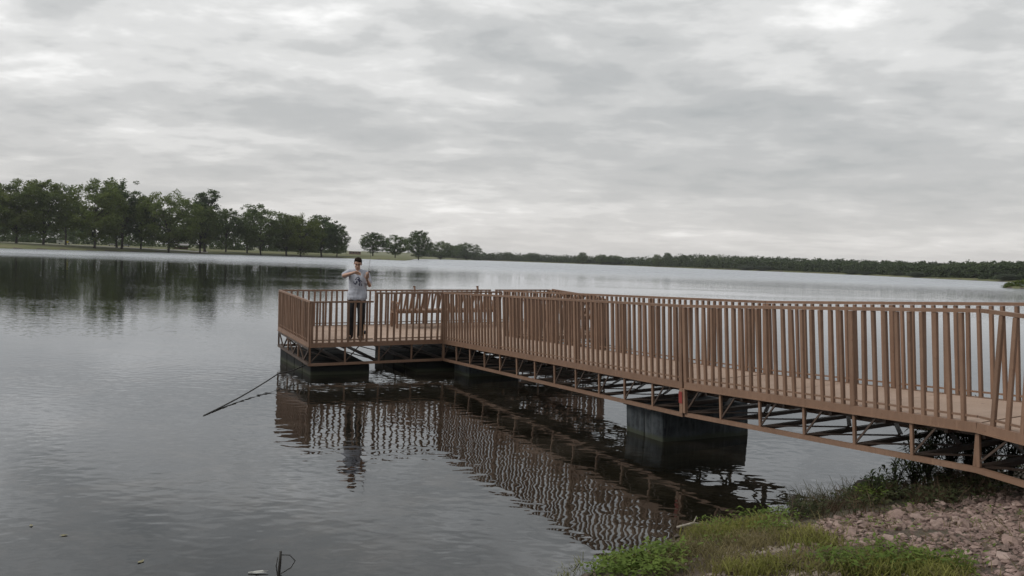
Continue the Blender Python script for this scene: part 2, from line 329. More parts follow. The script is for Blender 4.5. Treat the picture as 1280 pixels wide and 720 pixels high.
def water_material():
    m = Mat('lake_water'); N, L = m.N, m.L
    g = N.new('ShaderNodeNewGeometry'); P = g.outputs['Position']
    def mp(scale, rot=0.0, loc=(0, 0, 0)):
        n = N.new('ShaderNodeMapping'); L.new(P, n.inputs[0]); n.inputs['Scale'].default_value = scale; n.inputs['Rotation'].default_value = (0, 0, rot); n.inputs['Location'].default_value = loc; return n.outputs[0]
    ln = N.new('ShaderNodeVectorMath'); ln.operation = 'LENGTH'; L.new(P, ln.inputs[0]); dist = ln.outputs['Value']
    r1 = m.noise(mp((1, 1.25, 1), 0.35), 4.6, 1, 0.35, 0.15)      # wind ripples about 0.2 m long
    r2 = m.noise(mp((0.8, 1.6, 1), 0.2), 0.9, 3, 0.5, 0.2)      # slow swell
    calm = m.ramp(m.noise(mp((0.35, 1.0, 1), 0.15, (4, 2, 0)), 0.10, 3, 0.5), [(0.40, 0.45), (0.60, 1.0)])
    h1 = m.math('MULTIPLY', r1, calm)
    windy = N.new('ShaderNodeMapRange'); L.new(m.math('ADD', dist, m.math('MULTIPLY', m.noise(mp((0.3, 1, 1)), 0.022, 3), 90)), windy.inputs[0])
    windy.inputs[1].default_value = 165; windy.inputs[2].default_value = 350; windy.inputs[3].default_value = 0.0; windy.inputs[4].default_value = 1.0
    r3 = m.noise(mp((0.7, 1.3, 1), 0.1), 2.2, 2, 0.5)
    b1 = m.bump(h1, 1.0, 0.0043)
    b2 = m.bump(r2, 1.0, 0.003, b1)
    b3 = m.bump(m.math('MULTIPLY', r3, windy.outputs[0]), 1.0, 0.10, b2)
    rough = m.math('ADD', 0.004, m.math('MULTIPLY', windy.outputs[0], 0.32))
    fr = N.new('ShaderNodeFresnel'); fr.inputs[0].default_value = 1.50; L.new(b3, fr.inputs['Normal'])
    gl = N.new('ShaderNodeBsdfGlossy'); L.new(rough, gl.inputs['Roughness']); gl.inputs['Color'].default_value = (0.93, 0.96, 1.0, 1); L.new(b3, gl.inputs['Normal'])
    df = N.new('ShaderNodeBsdfDiffuse'); mn = m.noise(mp((1, 1, 1)), 0.7, 8, 0.68, 0.5)
    L.new(m.ramp(mn, [(0.3, (0.006, 0.006, 0.004)), (0.5, (0.018, 0.016, 0.011)), (0.72, (0.085, 0.070, 0.054))]), df.inputs[0])
    tr = N.new('ShaderNodeBsdfTransparent'); tr.inputs[0].default_value = (0.82, 0.80, 0.70, 1)
    mx = N.new('ShaderNodeMixShader'); mx.inputs[0].default_value = 0.42; L.new(df.outputs[0], mx.inputs[1]); L.new(tr.outputs[0], mx.inputs[2])
    m2 = N.new('ShaderNodeMixShader'); L.new(fr.outputs[0], m2.inputs[0]); L.new(mx.outputs[0], m2.inputs[1]); L.new(gl.outputs[0], m2.inputs[2])
    L.new(m2.outputs[0], m.out.inputs[0]); return m.m
mb = MB(); mb.add([(-2500, -400, 0), (2500, -400, 0), (2500, 3000, 0), (-2500, 3000, 0)], [(0, 1, 2, 3)])
tag(mb.build('lake_water', water_material()), kind='structure')

# ------------------------------------------------------------------ pier
TH = math.radians(62.25); AX = Vector((math.cos(TH), -math.sin(TH), 0)); NX = Vector((math.sin(TH), math.cos(TH), 0))
J = Vector((-1.513, 19.18, 0.73)); BAY = 0.7033; LA = 12 * BAY; SA, SB = 0.0287, 0.0542
WL, DP, WW, WR = 3.02, 2.93, 1.55, 2.86; H_HI, H_LO = 1.07, 0.885
FASC = 0.085; TR = 0.487
def frame(origin, slope_x, slope_y=0.0):
    x = (AX + Vector((0, 0, slope_x))).normalized(); y0 = NX + Vector((0, 0, slope_y)); z = x.cross(y0).normalized(); y = z.cross(x)
    return Matrix(((x.x, y.x, z.x, origin.x), (x.y, y.y, z.y, origin.y), (x.z, y.z, z.z, origin.z), (0, 0, 0, 1)))
ME_CACHE = {}
def unit_post(w, h, mat, name):
    key = (round(w, 4), round(h, 4), mat.name)
    if key not in ME_CACHE:
        b = MB(); e = w * 0.12; hw = w / 2
        prof = [(-hw + e, -hw), (hw - e, -hw), (hw, -hw + e), (hw, hw - e), (hw - e, hw), (-hw + e, hw), (-hw, hw - e), (-hw, -hw + e)]
        b.add([(x, y, 0) for x, y in prof] + [(x, y, h) for x, y in prof], [tuple(range(8))[::-1], tuple(range(8, 16))] + [(i, (i + 1) % 8, (i + 1) % 8 + 8, i + 8) for i in range(8)])
        ME_CACHE[key] = b.mesh(name, mat)
    return ME_CACHE[key]
def railing(root, p0, p1, hgt, posts, out, name='railing', rod=(), e0=0.0, e1=0.0):
    """straight railing from p0 to p1 (local x, y on the deck edge); posts: positions 0..1; out: unit vector pointing off the deck"""
    p0 = Vector((*p0, 0)); p1 = Vector((*p1, 0)); d = p1 - p0; ln = d.length; d = d / ln
    b = MB(); b.bar(p0 - d * e0 + Vector((0, 0, hgt - 0.022)), p1 + d * e1 + Vector((0, 0, hgt - 0.022)), 0.048, 0.036)
    fr = b.build(name, STEEL, root)
    b = MB(); b.bar(p0 + Vector((0, 0, 0.055)), p1 + Vector((0, 0, 0.055)), 0.020, 0.020); b.build('bottom_rail', STEEL, fr)
    pos = []
    for t in posts:
        q = p0 + d * (ln * t); pos.append(ln * t)
        link('post', unit_post(0.062, hgt - 0.044, STEEL, 'post'), fr, Matrix.Translation(q + Vector((0, 0, -0.001))))
    n = max(1, round(ln / 0.1416)); st = ln / n; me = unit_post(0.041, hgt - 0.044, STEEL, 'baluster')
    for i in range(1, n):
        s = i * st
        if min(abs(s - q) for q in pos) < 0.07: continue
        jit = Matrix.Rotation(random.uniform(-0.010, 0.010), 4, 'X') @ Matrix.Rotation(random.uniform(-0.010, 0.010), 4, 'Y') @ Matrix.Rotation(random.uniform(-0.12, 0.12), 4, 'Z')
        link('baluster', me, fr, Matrix.Translation(p0 + d * s) @ jit)
    return fr
def truss(root, p0, p1, nb, depth, brace_dir=1, top=True, xx=False, warren=False):
    p0 = Vector((*p0, 0)); p1 = Vector((*p1, 0)); b = MB()
    b.bar(p0 - Vector((0, 0, FASC / 2)), p1 - Vector((0, 0, FASC / 2)), 0.055, FASC)
    b.bar(p0 - Vector((0, 0, FASC + 0.003)), p1 - Vector((0, 0, FASC + 0.003)), 0.085, 0.012)
    b.bar(p0 - Vector((0, 0, depth - 0.027)), p1 - Vector((0, 0, depth - 0.027)), 0.052, 0.052)
    tr = b.build('side_truss', STEEL, root); st = (p1 - p0) / nb
    hh = depth - 0.054 - FASC - 0.01
    me = unit_post(0.036, hh, STEEL, 'truss_post')
    for i in range(nb + 1):
        link('truss_post', me, tr, Matrix.Translation(p0 + st * i - Vector((0, 0, depth - 0.054))))
    out = Vector((st.y, -st.x, 0)).normalized()
    for i in range(nb):
        q = MB(); a = p0 + st * i; e = p0 + st * (i + 1)
        lo, hi = Vector((0, 0, -(depth - 0.06))), Vector((0, 0, -FASC - 0.012))
        if warren:
            m_ = (a + e) / 2; q.bar(a + hi, m_ + lo, 0.026, 0.030); q.bar(m_ + lo, e + hi, 0.026, 0.030)
        elif brace_dir > 0: q.bar(a + lo, a.lerp(e, 0.40) + hi, 0.016, 0.020)
        else: q.bar(a + hi, e + lo, 0.020, 0.024)
        q.build('diagonal_brace', STEEL_SHADE, tr)
    return tr
def underframe(root, x0, x1, y0, y1, nb, depth, flat_x=True):
    st = (x1 - x0) / nb
    for i in range(nb + 1):
        x = x0 + st * i; x = min(max(x, x0 + 0.03), x1 - 0.03)
        b = MB(); b.bar((x, y0 + 0.028, -depth + 0.035), (x, y1 - 0.028, -depth + 0.035), 0.07, 0.045)
        b.bar((x, y0 + 0.03, -0.10), (x, y1 - 0.03, -0.10), 0.05, 0.10); b.build('cross_beam', STEEL_SHADE, root)
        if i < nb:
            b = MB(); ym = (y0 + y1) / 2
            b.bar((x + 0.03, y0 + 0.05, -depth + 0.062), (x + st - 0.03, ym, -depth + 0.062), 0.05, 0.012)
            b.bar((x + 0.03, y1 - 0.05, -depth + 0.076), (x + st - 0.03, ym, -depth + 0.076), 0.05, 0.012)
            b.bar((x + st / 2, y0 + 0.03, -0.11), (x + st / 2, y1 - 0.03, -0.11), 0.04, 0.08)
            b.build('wind_brace', STEEL_SHADE, root)
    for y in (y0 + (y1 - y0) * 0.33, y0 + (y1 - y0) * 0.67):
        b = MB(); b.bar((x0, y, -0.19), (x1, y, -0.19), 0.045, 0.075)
        b.build('stringer', STEEL_SHADE, root)
def deck(root, x0, x1, y0, y1, px, py):
    """rows of deck panels with open joints over a thin carrier plate"""
    b = MB(); b.box((x0 + 0.01, y0 + 0.01, -0.047), (x1 - 0.01, y1 - 0.01, -0.032)); dk = b.build('deck', STEEL_SHADE, root)
    nx = max(1, round((x1 - x0) / px)); ny = max(1, round((y1 - y0) / py)); sx = (x1 - x0) / nx; sy = (y1 - y0) / ny; g = 0.006
    b = MB(); b.box((-sx / 2 + g, -sy / 2 + g, -0.030), (sx / 2 - g, sy / 2 - g, 0)); me = b.mesh('deck_panel', DECK)
    for i in range(nx):
        for j in range(ny):
            link('deck_panel', me, dk, Matrix.Translation((x0 + (i + .5) * sx, y0 + (j + .5) * sy, -0.006 + random.uniform(-0.0015, 0.0015))))
    return dk
FLOAT_SHADE = FLOATM.copy(); FLOAT_SHADE.name = 'shade_darkened_float_shell'  # copy of the float shell with the under-platform shade put into its colour
for n_ in FLOAT_SHADE.node_tree.nodes:
    if n_.type == 'VALTORGB' and n_.color_ramp.elements[0].color[0] < 0.01:
        n_.color_ramp.elements[0].color = (0.004, 0.004, 0.004, 1); n_.color_ramp.elements[1].color = (0.012, 0.013, 0.013, 1)
def float_cell(root, x0, x1, y0, y1, z0, z1):
    bm = bmesh.new(); bmesh.ops.create_cube(bm, size=1)
    for v in bm.verts:
        v.co = Vector((x0 + (v.co.x + .5) * (x1 - x0), y0 + (v.co.y + .5) * (y1 - y0), z0 + (v.co.z + .5) * (z1 - z0)))
    bmesh.ops.bevel(bm, geom=list(bm.edges), offset=0.035, segments=2, affect='EDGES', profile=0.6)
    for zz in (z0 + (z1 - z0) * 0.72,):
        r = bmesh.ops.bisect_plane(bm, geom=bm.verts[:] + bm.edges[:] + bm.faces[:], plane_co=(0, 0, zz), plane_no=(0, 0, 1))
    me = bpy.data.meshes.new('float_cell'); bm.to_mesh(me); bm.free(); me.materials.append(FLOAT_SHADE if root.name == 'fishing_platform' else FLOATM)
    return link('float', me, root)

FR_A = frame(J, SA)
def walkway(origin, slope, nb, bay, label, posts_n, posts_f, n_panels, depth=TR, w0=0.0, e0=0.0, e1=0.0):
    root = empty('walkway_span', frame(origin, slope, 0.042)); L_ = nb * bay
    tag(root, label, 'walkway', 'hinged spans of the fishing pier walkway')
    railing(root, (w0, 0), (L_, 0), H_HI, posts_n, (0, -1), e0=e0, e1=e1); railing(root, (w0, WW), (L_, WW), H_HI, posts_f, (0, 1), e0=e0, e1=e1)
    truss(root, (0, 0), (L_, 0), nb, depth); truss(root, (0, WW), (L_, WW), nb, depth, warren=True)
    underframe(root, 0, L_, 0, WW, nb, depth); deck(root, 0.0, L_ - 0.01, 0.032, WW - 0.032, 1.22, 2.2)
    return root
spanA = walkway(J + AX * 0.035, SA, 12, BAY - 0.003, 'long brown railed walkway span joining the platform to the red marked joint', (0.004, 1 / 3, 2 / 3, 0.996), (0.004, 1 / 3, 2 / 3, 0.996), 7)
# bent joint between the two spans, near side: doubled post and the red tape mark
PB = J + AX * LA + Vector((0, 0, SA * LA))
nbB = 6; BB = 0.7074; LB = nbB * BB
spanB = walkway(PB + AX * 0.03, SB, nbB, BB, 'short brown railed walkway span rising from the red marked joint towards the bank', (0.006, 4 / 6), (0.006, 0.5, 0.93), 4, 0.475, e1=0.057)
b = MB(); b.bar((LA - 0.03, -0.030, -TR + 0.06), (LA - 0.03, -0.030, -FASC), 0.06, 0.06); b.build('joint_post', STEEL, spanA)
b = MB(); b.box((LA - 0.068, -0.066, -0.29), (LA + 0.005, -0.061, -0.13)); b.build('red_marker', simple('faded_red_tape', (0.24, 0.035, 0.028), 0.7), spanA)
b = MB(); b.bar((0.02, -0.030, -0.42), (0.02, -0.030, -FASC), 0.05, 0.05); b.build('joint_post', STEEL, spanB)
PC = PB + AX * (LB + 0.032) + Vector((0, 0, SB * LB))
spanC = walkway(PC, -0.055, 6, 0.72, 'last brown railed span at the right edge sloping down onto the bank', (0.5, 0.99), (0.5, 0.99), 4, 0.475, e0=0.057)
# float under the walkway, part of the long span
for k in range(2):
    float_cell(spanA, 6.88 + k * 0.46, 6.88 + k * 0.46 + 0.45, 0.10, 1.75, -1.15 - 0.02 * k, -TR - 0.02)
float_cell(spanA, 0.08, 0.88, 0.20, 1.45, -0.95, -TR - 0.02)
for x in (0.3, 7.0, 7.6):
    b = MB(); b.bar((x, 0.0, -TR - 0.01), (x, WW, -TR - 0.01), 0.09, 0.02); b.build('float_bearer', STEEL_SHADE, spanA)

# T shaped platform
plat = empty('fishing_platform', frame(J, -0.0356, 0.015)); tag(plat, 'brown railed fishing platform floating on dark tubs at the end of the pier', 'fishing platform')
yl, yr = -WL, WW + WR
railing(plat, (-DP, yl), (0, yl), H_LO, (0.012, 0.988), (0, -1))
g1 = yl + 5.62
railing(plat, (-DP, yl), (-DP, g1), H_LO, (0.006, 0.33, 0.66, 0.994), (-1, 0)); railing(plat, (-DP, g1 + 0.14), (-DP, yr), H_LO, (0.02, 0.985), (-1, 0))
railing(plat, (-DP, yr), (0, yr), H_LO, (0.012, 0.988), (0, 1))
railing(plat, (0, yl), (0, yl + 1.36), H_LO, (0.02,), (1, 0)); railing(plat, (0, yl + 1.40), (0, 0), H_HI, (0.018, 0.98), (1, 0))
railing(plat, (0, WW), (0, yr), H_LO, (0.02, 0.98), (1, 0))
truss(plat, (-DP, yl), (0, yl), 3, TR, warren=True); truss(plat, (-DP, yl), (-DP, yr), 10, TR, warren=True)
truss(plat, (0, yl), (0, 0), 4, TR, 1); truss(plat, (0, WW), (0, yr), 3, TR, warren=True); truss(plat, (-DP, yr), (0, yr), 3, TR, warren=True)
for y0, y1, nb in ((yl, 0, 4), (0.0, WW, 2), (WW, yr, 3)):
    for i in range(nb + (y1 == yr)):
        y = y0 + (y1 - y0) * i / nb; b = MB(); b.bar((-DP + 0.03, y, -TR + 0.035), (-0.03, y, -TR + 0.035), 0.07, 0.045); b.bar((-DP + 0.03, y, -0.10), (-0.03, y, -0.10), 0.05, 0.1)
        b.bar((-DP + 0.03, y + 0.05, -TR + 0.07), (-0.03, y + (y1 - y0) / nb - 0.05, -TR + 0.07), 0.04, 0.012); b.build('cross_beam', STEEL_SHADE, plat)
deck(plat, -DP + 0.032, -0.0, yl + 0.032, yr - 0.032, 1.05, 1.22)
zt = -TR - 0.012
for y0, y1 in ((yl + 0.03, yl + 1.32), (-0.62, 1.45), (yr - 1.35, yr - 0.03)):
    for k in range(4): float_cell(plat, -DP + 0.02 + k * 0.725, -DP + 0.02 + k * 0.725 + 0.71, y0, y1, -0.92, zt)
PM = plat.matrix_basis
def on_plat(x, y, z=0): return PM @ Vector((x, y, z))
# rod holders on the back rail
for y in (yl + 3.45, yl + 5.25):
    b = MB(); b.tube([(-DP, y, H_LO - 0.2), (-DP - 0.02, y, H_LO - 0.05), (-DP - 0.04, y - 0.01, H_LO + 0.07)], [0.02, 0.026, 0.03], 8); b.tube([(-DP - 0.04, y - 0.01, H_LO + 0.06), (-DP - 0.045, y - 0.01, H_LO + 0.085)], [0.036, 0.036], 8)
    b.build('rod_holder', STEEL, plat)

def bench(M, ln, label, slope_back=0.20, end=True):
    root = empty('bench', M); tag(root, label, 'bench', 'slatted benches on the fishing platform')
    for i in range(3):
        b = MB(); b.box((-ln / 2, 0.02 + i * 0.13, 0.40), (ln / 2, 0.135 + i * 0.13, 0.435)); b.build('seat_slat', STEEL, root)
    b = MB(); b.bar((-ln / 2, 0.43, 0.40), (ln / 2, 0.43, 0.40), 0.05, 0.07); b.bar((-ln / 2, 0.43 + slope_back, 0.90), (ln / 2, 0.43 + slope_back, 0.90), 0.04, 0.04)
    bk = b.build('backrest_frame', STEEL, root); n = round(ln / 0.15)
    for i in range(n + 1):
        x = -ln / 2 + ln * i / n; b = MB(); b.bar((x, 0.435, 0.42), (x, 0.43 + slope_back, 0.885), 0.036, 0.036, up=(0, 1, 0)); b.build('back_slat', STEEL, bk)
    for x in (-ln / 2, ln / 2):
        b = MB(); b.bar((x, 0.03, 0), (x, 0.03, 0.40), 0.05); b.bar((x, 0.42, 0), (x, 0.42, 0.40), 0.05); b.bar((x, 0.03, 0.37), (x, 0.42, 0.37), 0.045)
        b.build('leg_frame', STEEL, root)
        if end:
            b = MB(); b.bar((x, -0.02, 0.62), (x, 0.5, 0.62), 0.04)
            for k in range(4): b.bar((x, 0.0 + k * 0.12, 0.40), (x, 0.0 + k * 0.12, 0.61), 0.03)
            b.build('armrest', STEEL, root)
    return root
# bench facing the lake in the middle of the back rail: local +y leans towards the walkway (+X of the platform)
bench(PM @ Matrix.Translation((-DP + 0.42, yl + 4.05, 0)) @ Matrix.Rotation(-math.pi / 2, 4, 'Z'), 2.75, 'brown slatted bench facing the lake behind the fisherman, back leaning inwards', 0.20)
bench(PM @ Matrix.Translation((-1.45, yr - 0.68, 0)), 2.4, 'brown slatted bench along the right end rail of the platform, leaning outwards', 0.20)

# mooring rope from the platform corner into the lake
b = MB(); p0 = on_plat(-DP * 0.86, yl - 0.0, -0.86); p0b = on_plat(-0.25, yl - 0.03, -TR - 0.02); p1 = at(255, 519.5, 0.0); p2 = p1 + (p1 - p0).normalized() * 0.9
pts = [p0b, at(348, 467, 0.17)] ; q0 = at(348, 467, 0.17)
pts = [p0b.lerp(q0, t) + Vector((0, 0, -0.03 * math.sin(math.pi * t))) for t in (0, .5)] + [q0 + (p1 - q0) * t + Vector((0, 0, -0.10 * math.sin(math.pi * t) * 0.35)) for t in (0, .2, .4, .6, .8, 1.0)] + [p1 + Vector((p1.x - q0.x, p1.y - q0.y, 0)).normalized() * 0.5 + Vector((0, 0, -0.12))]
b.tube(pts, 0.013, 6); tag(b.build('mooring_rope', simple('wet_dark_rope', (0.035, 0.032, 0.03), 0.8, 0.3, 60)), 'dark mooring rope running from the platform corner down into the lake', 'rope')

# twig poking out of the water at the bottom edge
b = MB(); t0 = at(349, 720, 0.0); u = 0.0065
def tw(px, py, dz): return Vector((t0.x + (px - 349) * u, t0.y + 0.03 * (py % 3), dz))
b.tube([tw(346, 0, -0.1), tw(348.5, 0, 0.02), tw(349.5, 0, 0.11), tw(350, 0, 0.20)], [0.013, 0.013, 0.012, 0.010], 6)
b.tube([tw(351, 0, 0.17), tw(360, 1, 0.16), tw(367, 1, 0.115), tw(362, 1, 0.06), tw(348, 1, 0.0), tw(340, 1, -0.06)], [0.004] * 6, 5)
b.tube([tw(347, 0, 0.0), tw(345, 0, 0.08), tw(346.5, 0, 0.15)], [0.004] * 3, 5)
tag(b.build('twig', simple('wet_black_bark', (0.02, 0.017, 0.014), 0.6)), 'dead black twig poking out of the shallow water, bent into a loop', 'twig')
b = MB(); q = at(322, 716, 0.004); b.add([q + Vector((x, y, z)) for x, y, z in ((-.06, -.01, 0), (0, -.025, .006), (.07, .01, .004), (.03, .03, .012), (-.03, .015, .008))], [(0, 1, 3, 4), (1, 2, 3)], 0)
b.tube([q + Vector((-.07, -.015, .004)), q + Vector((.08, .02, .012))], [0.006, 0.003], 5)
tag(b.build('floating_leaf', simple('bleached_leaf', (0.45, 0.45, 0.42), 0.8)), 'pale leaf floating on the water just left of the black twig', 'leaf')
for i, (px, py) in enumerate([(39, 657), (80, 669), (176, 702)]):
    q = at(px, py, 0.004); a_ = random.uniform(0, 6.28); k_ = random.uniform(.018, .032); b = MB(); b.add([Vector((math.cos(a_ + t) * k_ * r1, math.sin(a_ + t) * k_ * r1, dz)) for t, r1, dz in ((0, 1.5, .006), (1.1, .8, 0), (2.2, .8, .003), (3.14, 1.4, .005), (4.1, .8, 0), (5.2, .8, .003))], [(0, 1, 2, 3), (0, 3, 4, 5)])
    tag(b.build('floating_leaf', simple('yellowed_leaf', (0.22, 0.20, 0.12), .8), None, Matrix.Translation(q)), ('leftmost of the tiny yellowed leaves afloat near the left edge', 'tiny yellowed leaf afloat just right of the leftmost one', 'tiny yellowed leaf afloat nearest the black twig, at the bottom')[i], 'leaf', 'yellowed leaves afloat on the near water')
# ------------------------------------------------------------------ person (local: x to the right of the picture, -y towards the camera)
def solid(name, caps, balls, voxel, mat, root, smooth=4, extra=None, sub=0):
    """tapered capsules and ellipsoids fused into one continuous skin"""
    V = []; F = []; cnt = [0]
    ns, nr = 12, 8
    sv = [(0, 0, 1)] + [(math.sin(math.pi * i / nr) * math.cos(2 * math.pi * k / ns), math.sin(math.pi * i / nr) * math.sin(2 * math.pi * k / ns), math.cos(math.pi * i / nr)) for i in range(1, nr) for k in range(ns)] + [(0, 0, -1)]
    sf = [(0, 1 + k, 1 + (k + 1) % ns) for k in range(ns)] + [(1 + i * ns + k, 1 + (i + 1) * ns + k, 1 + (i + 1) * ns + (k + 1) % ns, 1 + i * ns + (k + 1) % ns) for i in range(nr - 2) for k in range(ns)] + [(len(sv) - 1, 1 + (nr - 2) * ns + (k + 1) % ns, 1 + (nr - 2) * ns + k) for k in range(ns)]
    SV = np.array(sv)
    def ball(c, r, rot=None):
        q = SV * np.array(r)
        if rot: q = q @ np.array(rot).T
        V.extend((q + np.array(c)).tolist()); F.extend(tuple(i + cnt[0] for i in f) for f in sf); cnt[0] += len(sv)
    for pts, rs in caps:
        pts = [Vector(p) for p in pts]
        for i in range(len(pts) - 1):
            a, b_ = pts[i], pts[i + 1]; d = b_ - a; n = max(1, int(d.length / (min(rs[i], rs[i + 1]) * 0.4)))
            for k in range(n + 1):
                t = k / n; r = rs[i] * (1 - t) + rs[i + 1] * t; ball(a.lerp(b_, t), (r, r, r))
    for c, r, *rt in balls: ball(Vector(c), r, rt[0] if rt else None)
    me = bpy.data.meshes.new(name); me.from_pydata(V, [], F); o = link(name, me)
    r = o.modifiers.new('r', 'REMESH'); r.mode = 'VOXEL'; r.voxel_size = voxel
    s = o.modifiers.new('s', 'SMOOTH'); s.factor = 0.5; s.iterations = smooth
    pass
    dg = bpy.context.evaluated_depsgraph_get(); me2 = bpy.data.meshes.new_from_object(o.evaluated_get(dg)); o.modifiers.clear(); o.data = me2
    bpy.data.meshes.remove(me); me2.name = name; me2.materials.clear(); me2.materials.append(mat)
    me2.polygons.foreach_set('use_smooth', [True] * len(me2.polygons)); o.parent = root; return o
def build_person():
    SKIN = Mat('skin'); n = SKIN.noise(SKIN.coord('Object'), 9, 4); SKIN.set(Base_Color=SKIN.ramp(n, [(0.3, (0.42, 0.25, 0.18)), (0.7, (0.52, 0.33, 0.25))]), Roughness=0.55); SKIN.b.inputs['Subsurface Weight'].default_value = 0.1; SKIN.b.inputs['Subsurface Radius'].default_value = (0.01, 0.005, 0.003)
    SHIRT = Mat('heather_grey_cotton'); p = SHIRT.coord('Object'); n = SHIRT.noise(p, 5, 5, .6); n2 = SHIRT.noise(p, 220, 2); f = SHIRT.noise(SHIRT.coord('Object', (9, 4, 2.2)), 2.0, 3, .5, 1.0)
    SHIRT.set(Base_Color=SHIRT.mix(0.3, SHIRT.ramp(n, [(0.3, (0.42, 0.44, 0.50)), (0.7, (0.52, 0.54, 0.60))]), SHIRT.ramp(n2, [(0.3, (0.2, 0.21, 0.26)), (0.7, (0.46, 0.48, 0.54))])), Roughness=0.9, Normal=SHIRT.bump(f, 0.6, 0.04))
    PANTS = Mat('black_trousers'); p = PANTS.coord('Object', (7, 7, 3)); n = PANTS.noise(p, 2.4, 4, .6, .8); PANTS.set(Base_Color=PANTS.ramp(n, [(0.3, (0.010, 0.010, 0.012)), (0.7, (0.020, 0.020, 0.023))]), Roughness=0.85, Normal=PANTS.bump(n, 0.7, 0.04))
    HAIRM = simple('dark_brown_hair', (0.016, 0.010, 0.007), 0.9, 0.5, 60, bump=0.8, bd=0.01); HAIRM.node_tree.nodes['Principled BSDF'].inputs['Specular IOR Level'].default_value = 0.1; SHOE = simple('dark_shoe', (0.02, 0.018, 0.018), 0.6)
    foot = on_plat(-0.36, -1.92, 0); foot = Vector(foot); root = empty('person', Matrix.Translation(foot) @ Matrix.Rotation(0.30, 4, 'Z'))
    # settle the feet on the deck plane of the tilted platform
    n_ = PM.to_3x3() @ Vector((0, 0, 1)); o_ = on_plat(0, 0, -0.004); zz = o_.z - ((foot.x - o_.x) * n_.x + (foot.y - o_.y) * n_.y) / n_.z
    foot.z = zz; root.matrix_basis = Matrix.Translation(foot) @ Matrix.Rotation(0.12, 4, 'Z')
    tag(root, 'young man in a grey t-shirt and black trousers holding a fishing rod on the platform', 'person')
    # joints
    hipL, hipR = (-0.10, 0.0, 0.92), (0.09, 0.0, 0.92)
    kneeL, kneeR = (-0.125, -0.02, 0.50), (0.105, -0.03, 0.50); ankL, ankR = (-0.135, 0.03, 0.09), (0.09, 0.05, 0.09)
    chest = (0.01, 0.0, 1.30); shL, shR = (-0.185, 0.0, 1.465), (0.19, 0.01, 1.455)
    elL = (-0.285, -0.17, 1.40); wrL = (-0.055, -0.33, 1.475); elR = (0.265, -0.06, 1.20); wrR = (0.215, -0.27, 1.335)
    hd = Vector((0.0, -0.045, 1.66)); tilt = Matrix.Rotation(0.42, 3, 'X') @ Matrix.Rotation(0.10, 3, 'Y')
    def H(x, y, z): return hd + tilt @ Vector((x, y, z))
    caps = [([hipL, kneeL, ankL], [0.085, 0.055, 0.036]), ([hipR, kneeR, ankR], [0.085, 0.055, 0.036]),
            ([(0, 0, 0.95), (0, 0.01, 1.12), chest, (0.0, 0.02, 1.42)], [0.12, 0.11, 0.125, 0.09]), ([shL, shR], [0.055, 0.055]),
            ([shL, elL, wrL], [0.052, 0.043, 0.028]), ([shR, elR, wrR], [0.052, 0.043, 0.028]),
            ([(0, 0.02, 1.44), (0, -0.01, 1.56), H(0, 0.01, -0.03)], [0.062, 0.056, 0.056]),
            ([ankL, (-0.145, -0.10, 0.045)], [0.04, 0.035]), ([ankR, (0.10, -0.08, 0.045)], [0.04, 0.035])]
    balls = [(H(0, 0.012, 0.035), (0.078, 0.094, 0.095), tilt), (H(0, -0.018, -0.045), (0.060, 0.068, 0.078), tilt), (H(0, -0.040, -0.098), (0.028, 0.026, 0.022), tilt),
             (H(0, -0.098, -0.022), (0.012, 0.018, 0.018), tilt), (H(0, -0.088, 0.004), (0.009, 0.014, 0.026), tilt), (H(0, -0.082, -0.064), (0.024, 0.009, 0.008), tilt),
             (H(-0.080, 0.02, -0.012), (0.010, 0.020, 0.030), tilt), (H(0.080, 0.02, -0.012), (0.010, 0.020, 0.030), tilt),
             (H(0, -0.072, 0.032), (0.055, 0.018, 0.010), tilt), (H(-0.038, -0.060, -0.03), (0.022, 0.02, 0.018), tilt), (H(0.038, -0.060, -0.03), (0.022, 0.02, 0.018), tilt)]
    def hand(w, ax, side, curl, grip, thumb_sign):
        """w wrist, ax direction of the palm, side direction across the knuckles, curl direction the fingers bend to"""
        w = Vector(w); ax = Vector(ax).normalized(); side = Vector(side); side = (side - ax * side.dot(ax)).normalized(); curl = ax.cross(side) * curl
        for k in range(4):
            o = side * (0.012 + (k - 2) * 0.019); caps.append(([w, w + ax * 0.05 + o * .9, w + ax * 0.088 + o], [0.02, 0.015, 0.0115]))
            L1, L2, L3 = ((.034, .026, .020), (.042, .030, .022), (.046, .032, .023), (.040, .028, .021))[(k if thumb_sign < 0 else 3 - k) % 4]
            a = w + ax * 0.09 + o; d1 = (ax + curl * grip * 0.5).normalized(); b1 = a + d1 * L1; d2 = (ax + curl * grip * 1.8).normalized(); b2 = b1 + d2 * L2; d3 = (ax * 0.4 + curl * grip * 2.4).normalized()
            caps.append(([a, b1, b2, b2 + d3 * L3], [0.0098, 0.009, 0.0083, 0.0072]))
        t = w + ax * 0.028 + side * thumb_sign * 0.022; t1 = t + (ax * .6 + side * thumb_sign * .7 + curl * .5).normalized() * 0.042; t2 = t1 + (ax * .9 + curl * .7 + side * thumb_sign * 0.1).normalized() * 0.030
        caps.append(([t, t1, t2, t2 + (ax + curl * 0.4).normalized() * 0.022], [0.016, 0.012, 0.0105, 0.009]))
    hand(wrL, (0.92, -0.18, -0.12), (0, -0.35, 1), 1, 0.6, 1)      # right hand, raised across the chest
    hand(wrR, (0.10, -0.55, 0.80), (0.9, 0.2, 0.1), 1, 0.8, -1)    # left hand closed round the rod
    body = solid('body', caps, balls, 0.0058, SKIN.m, root, 3)
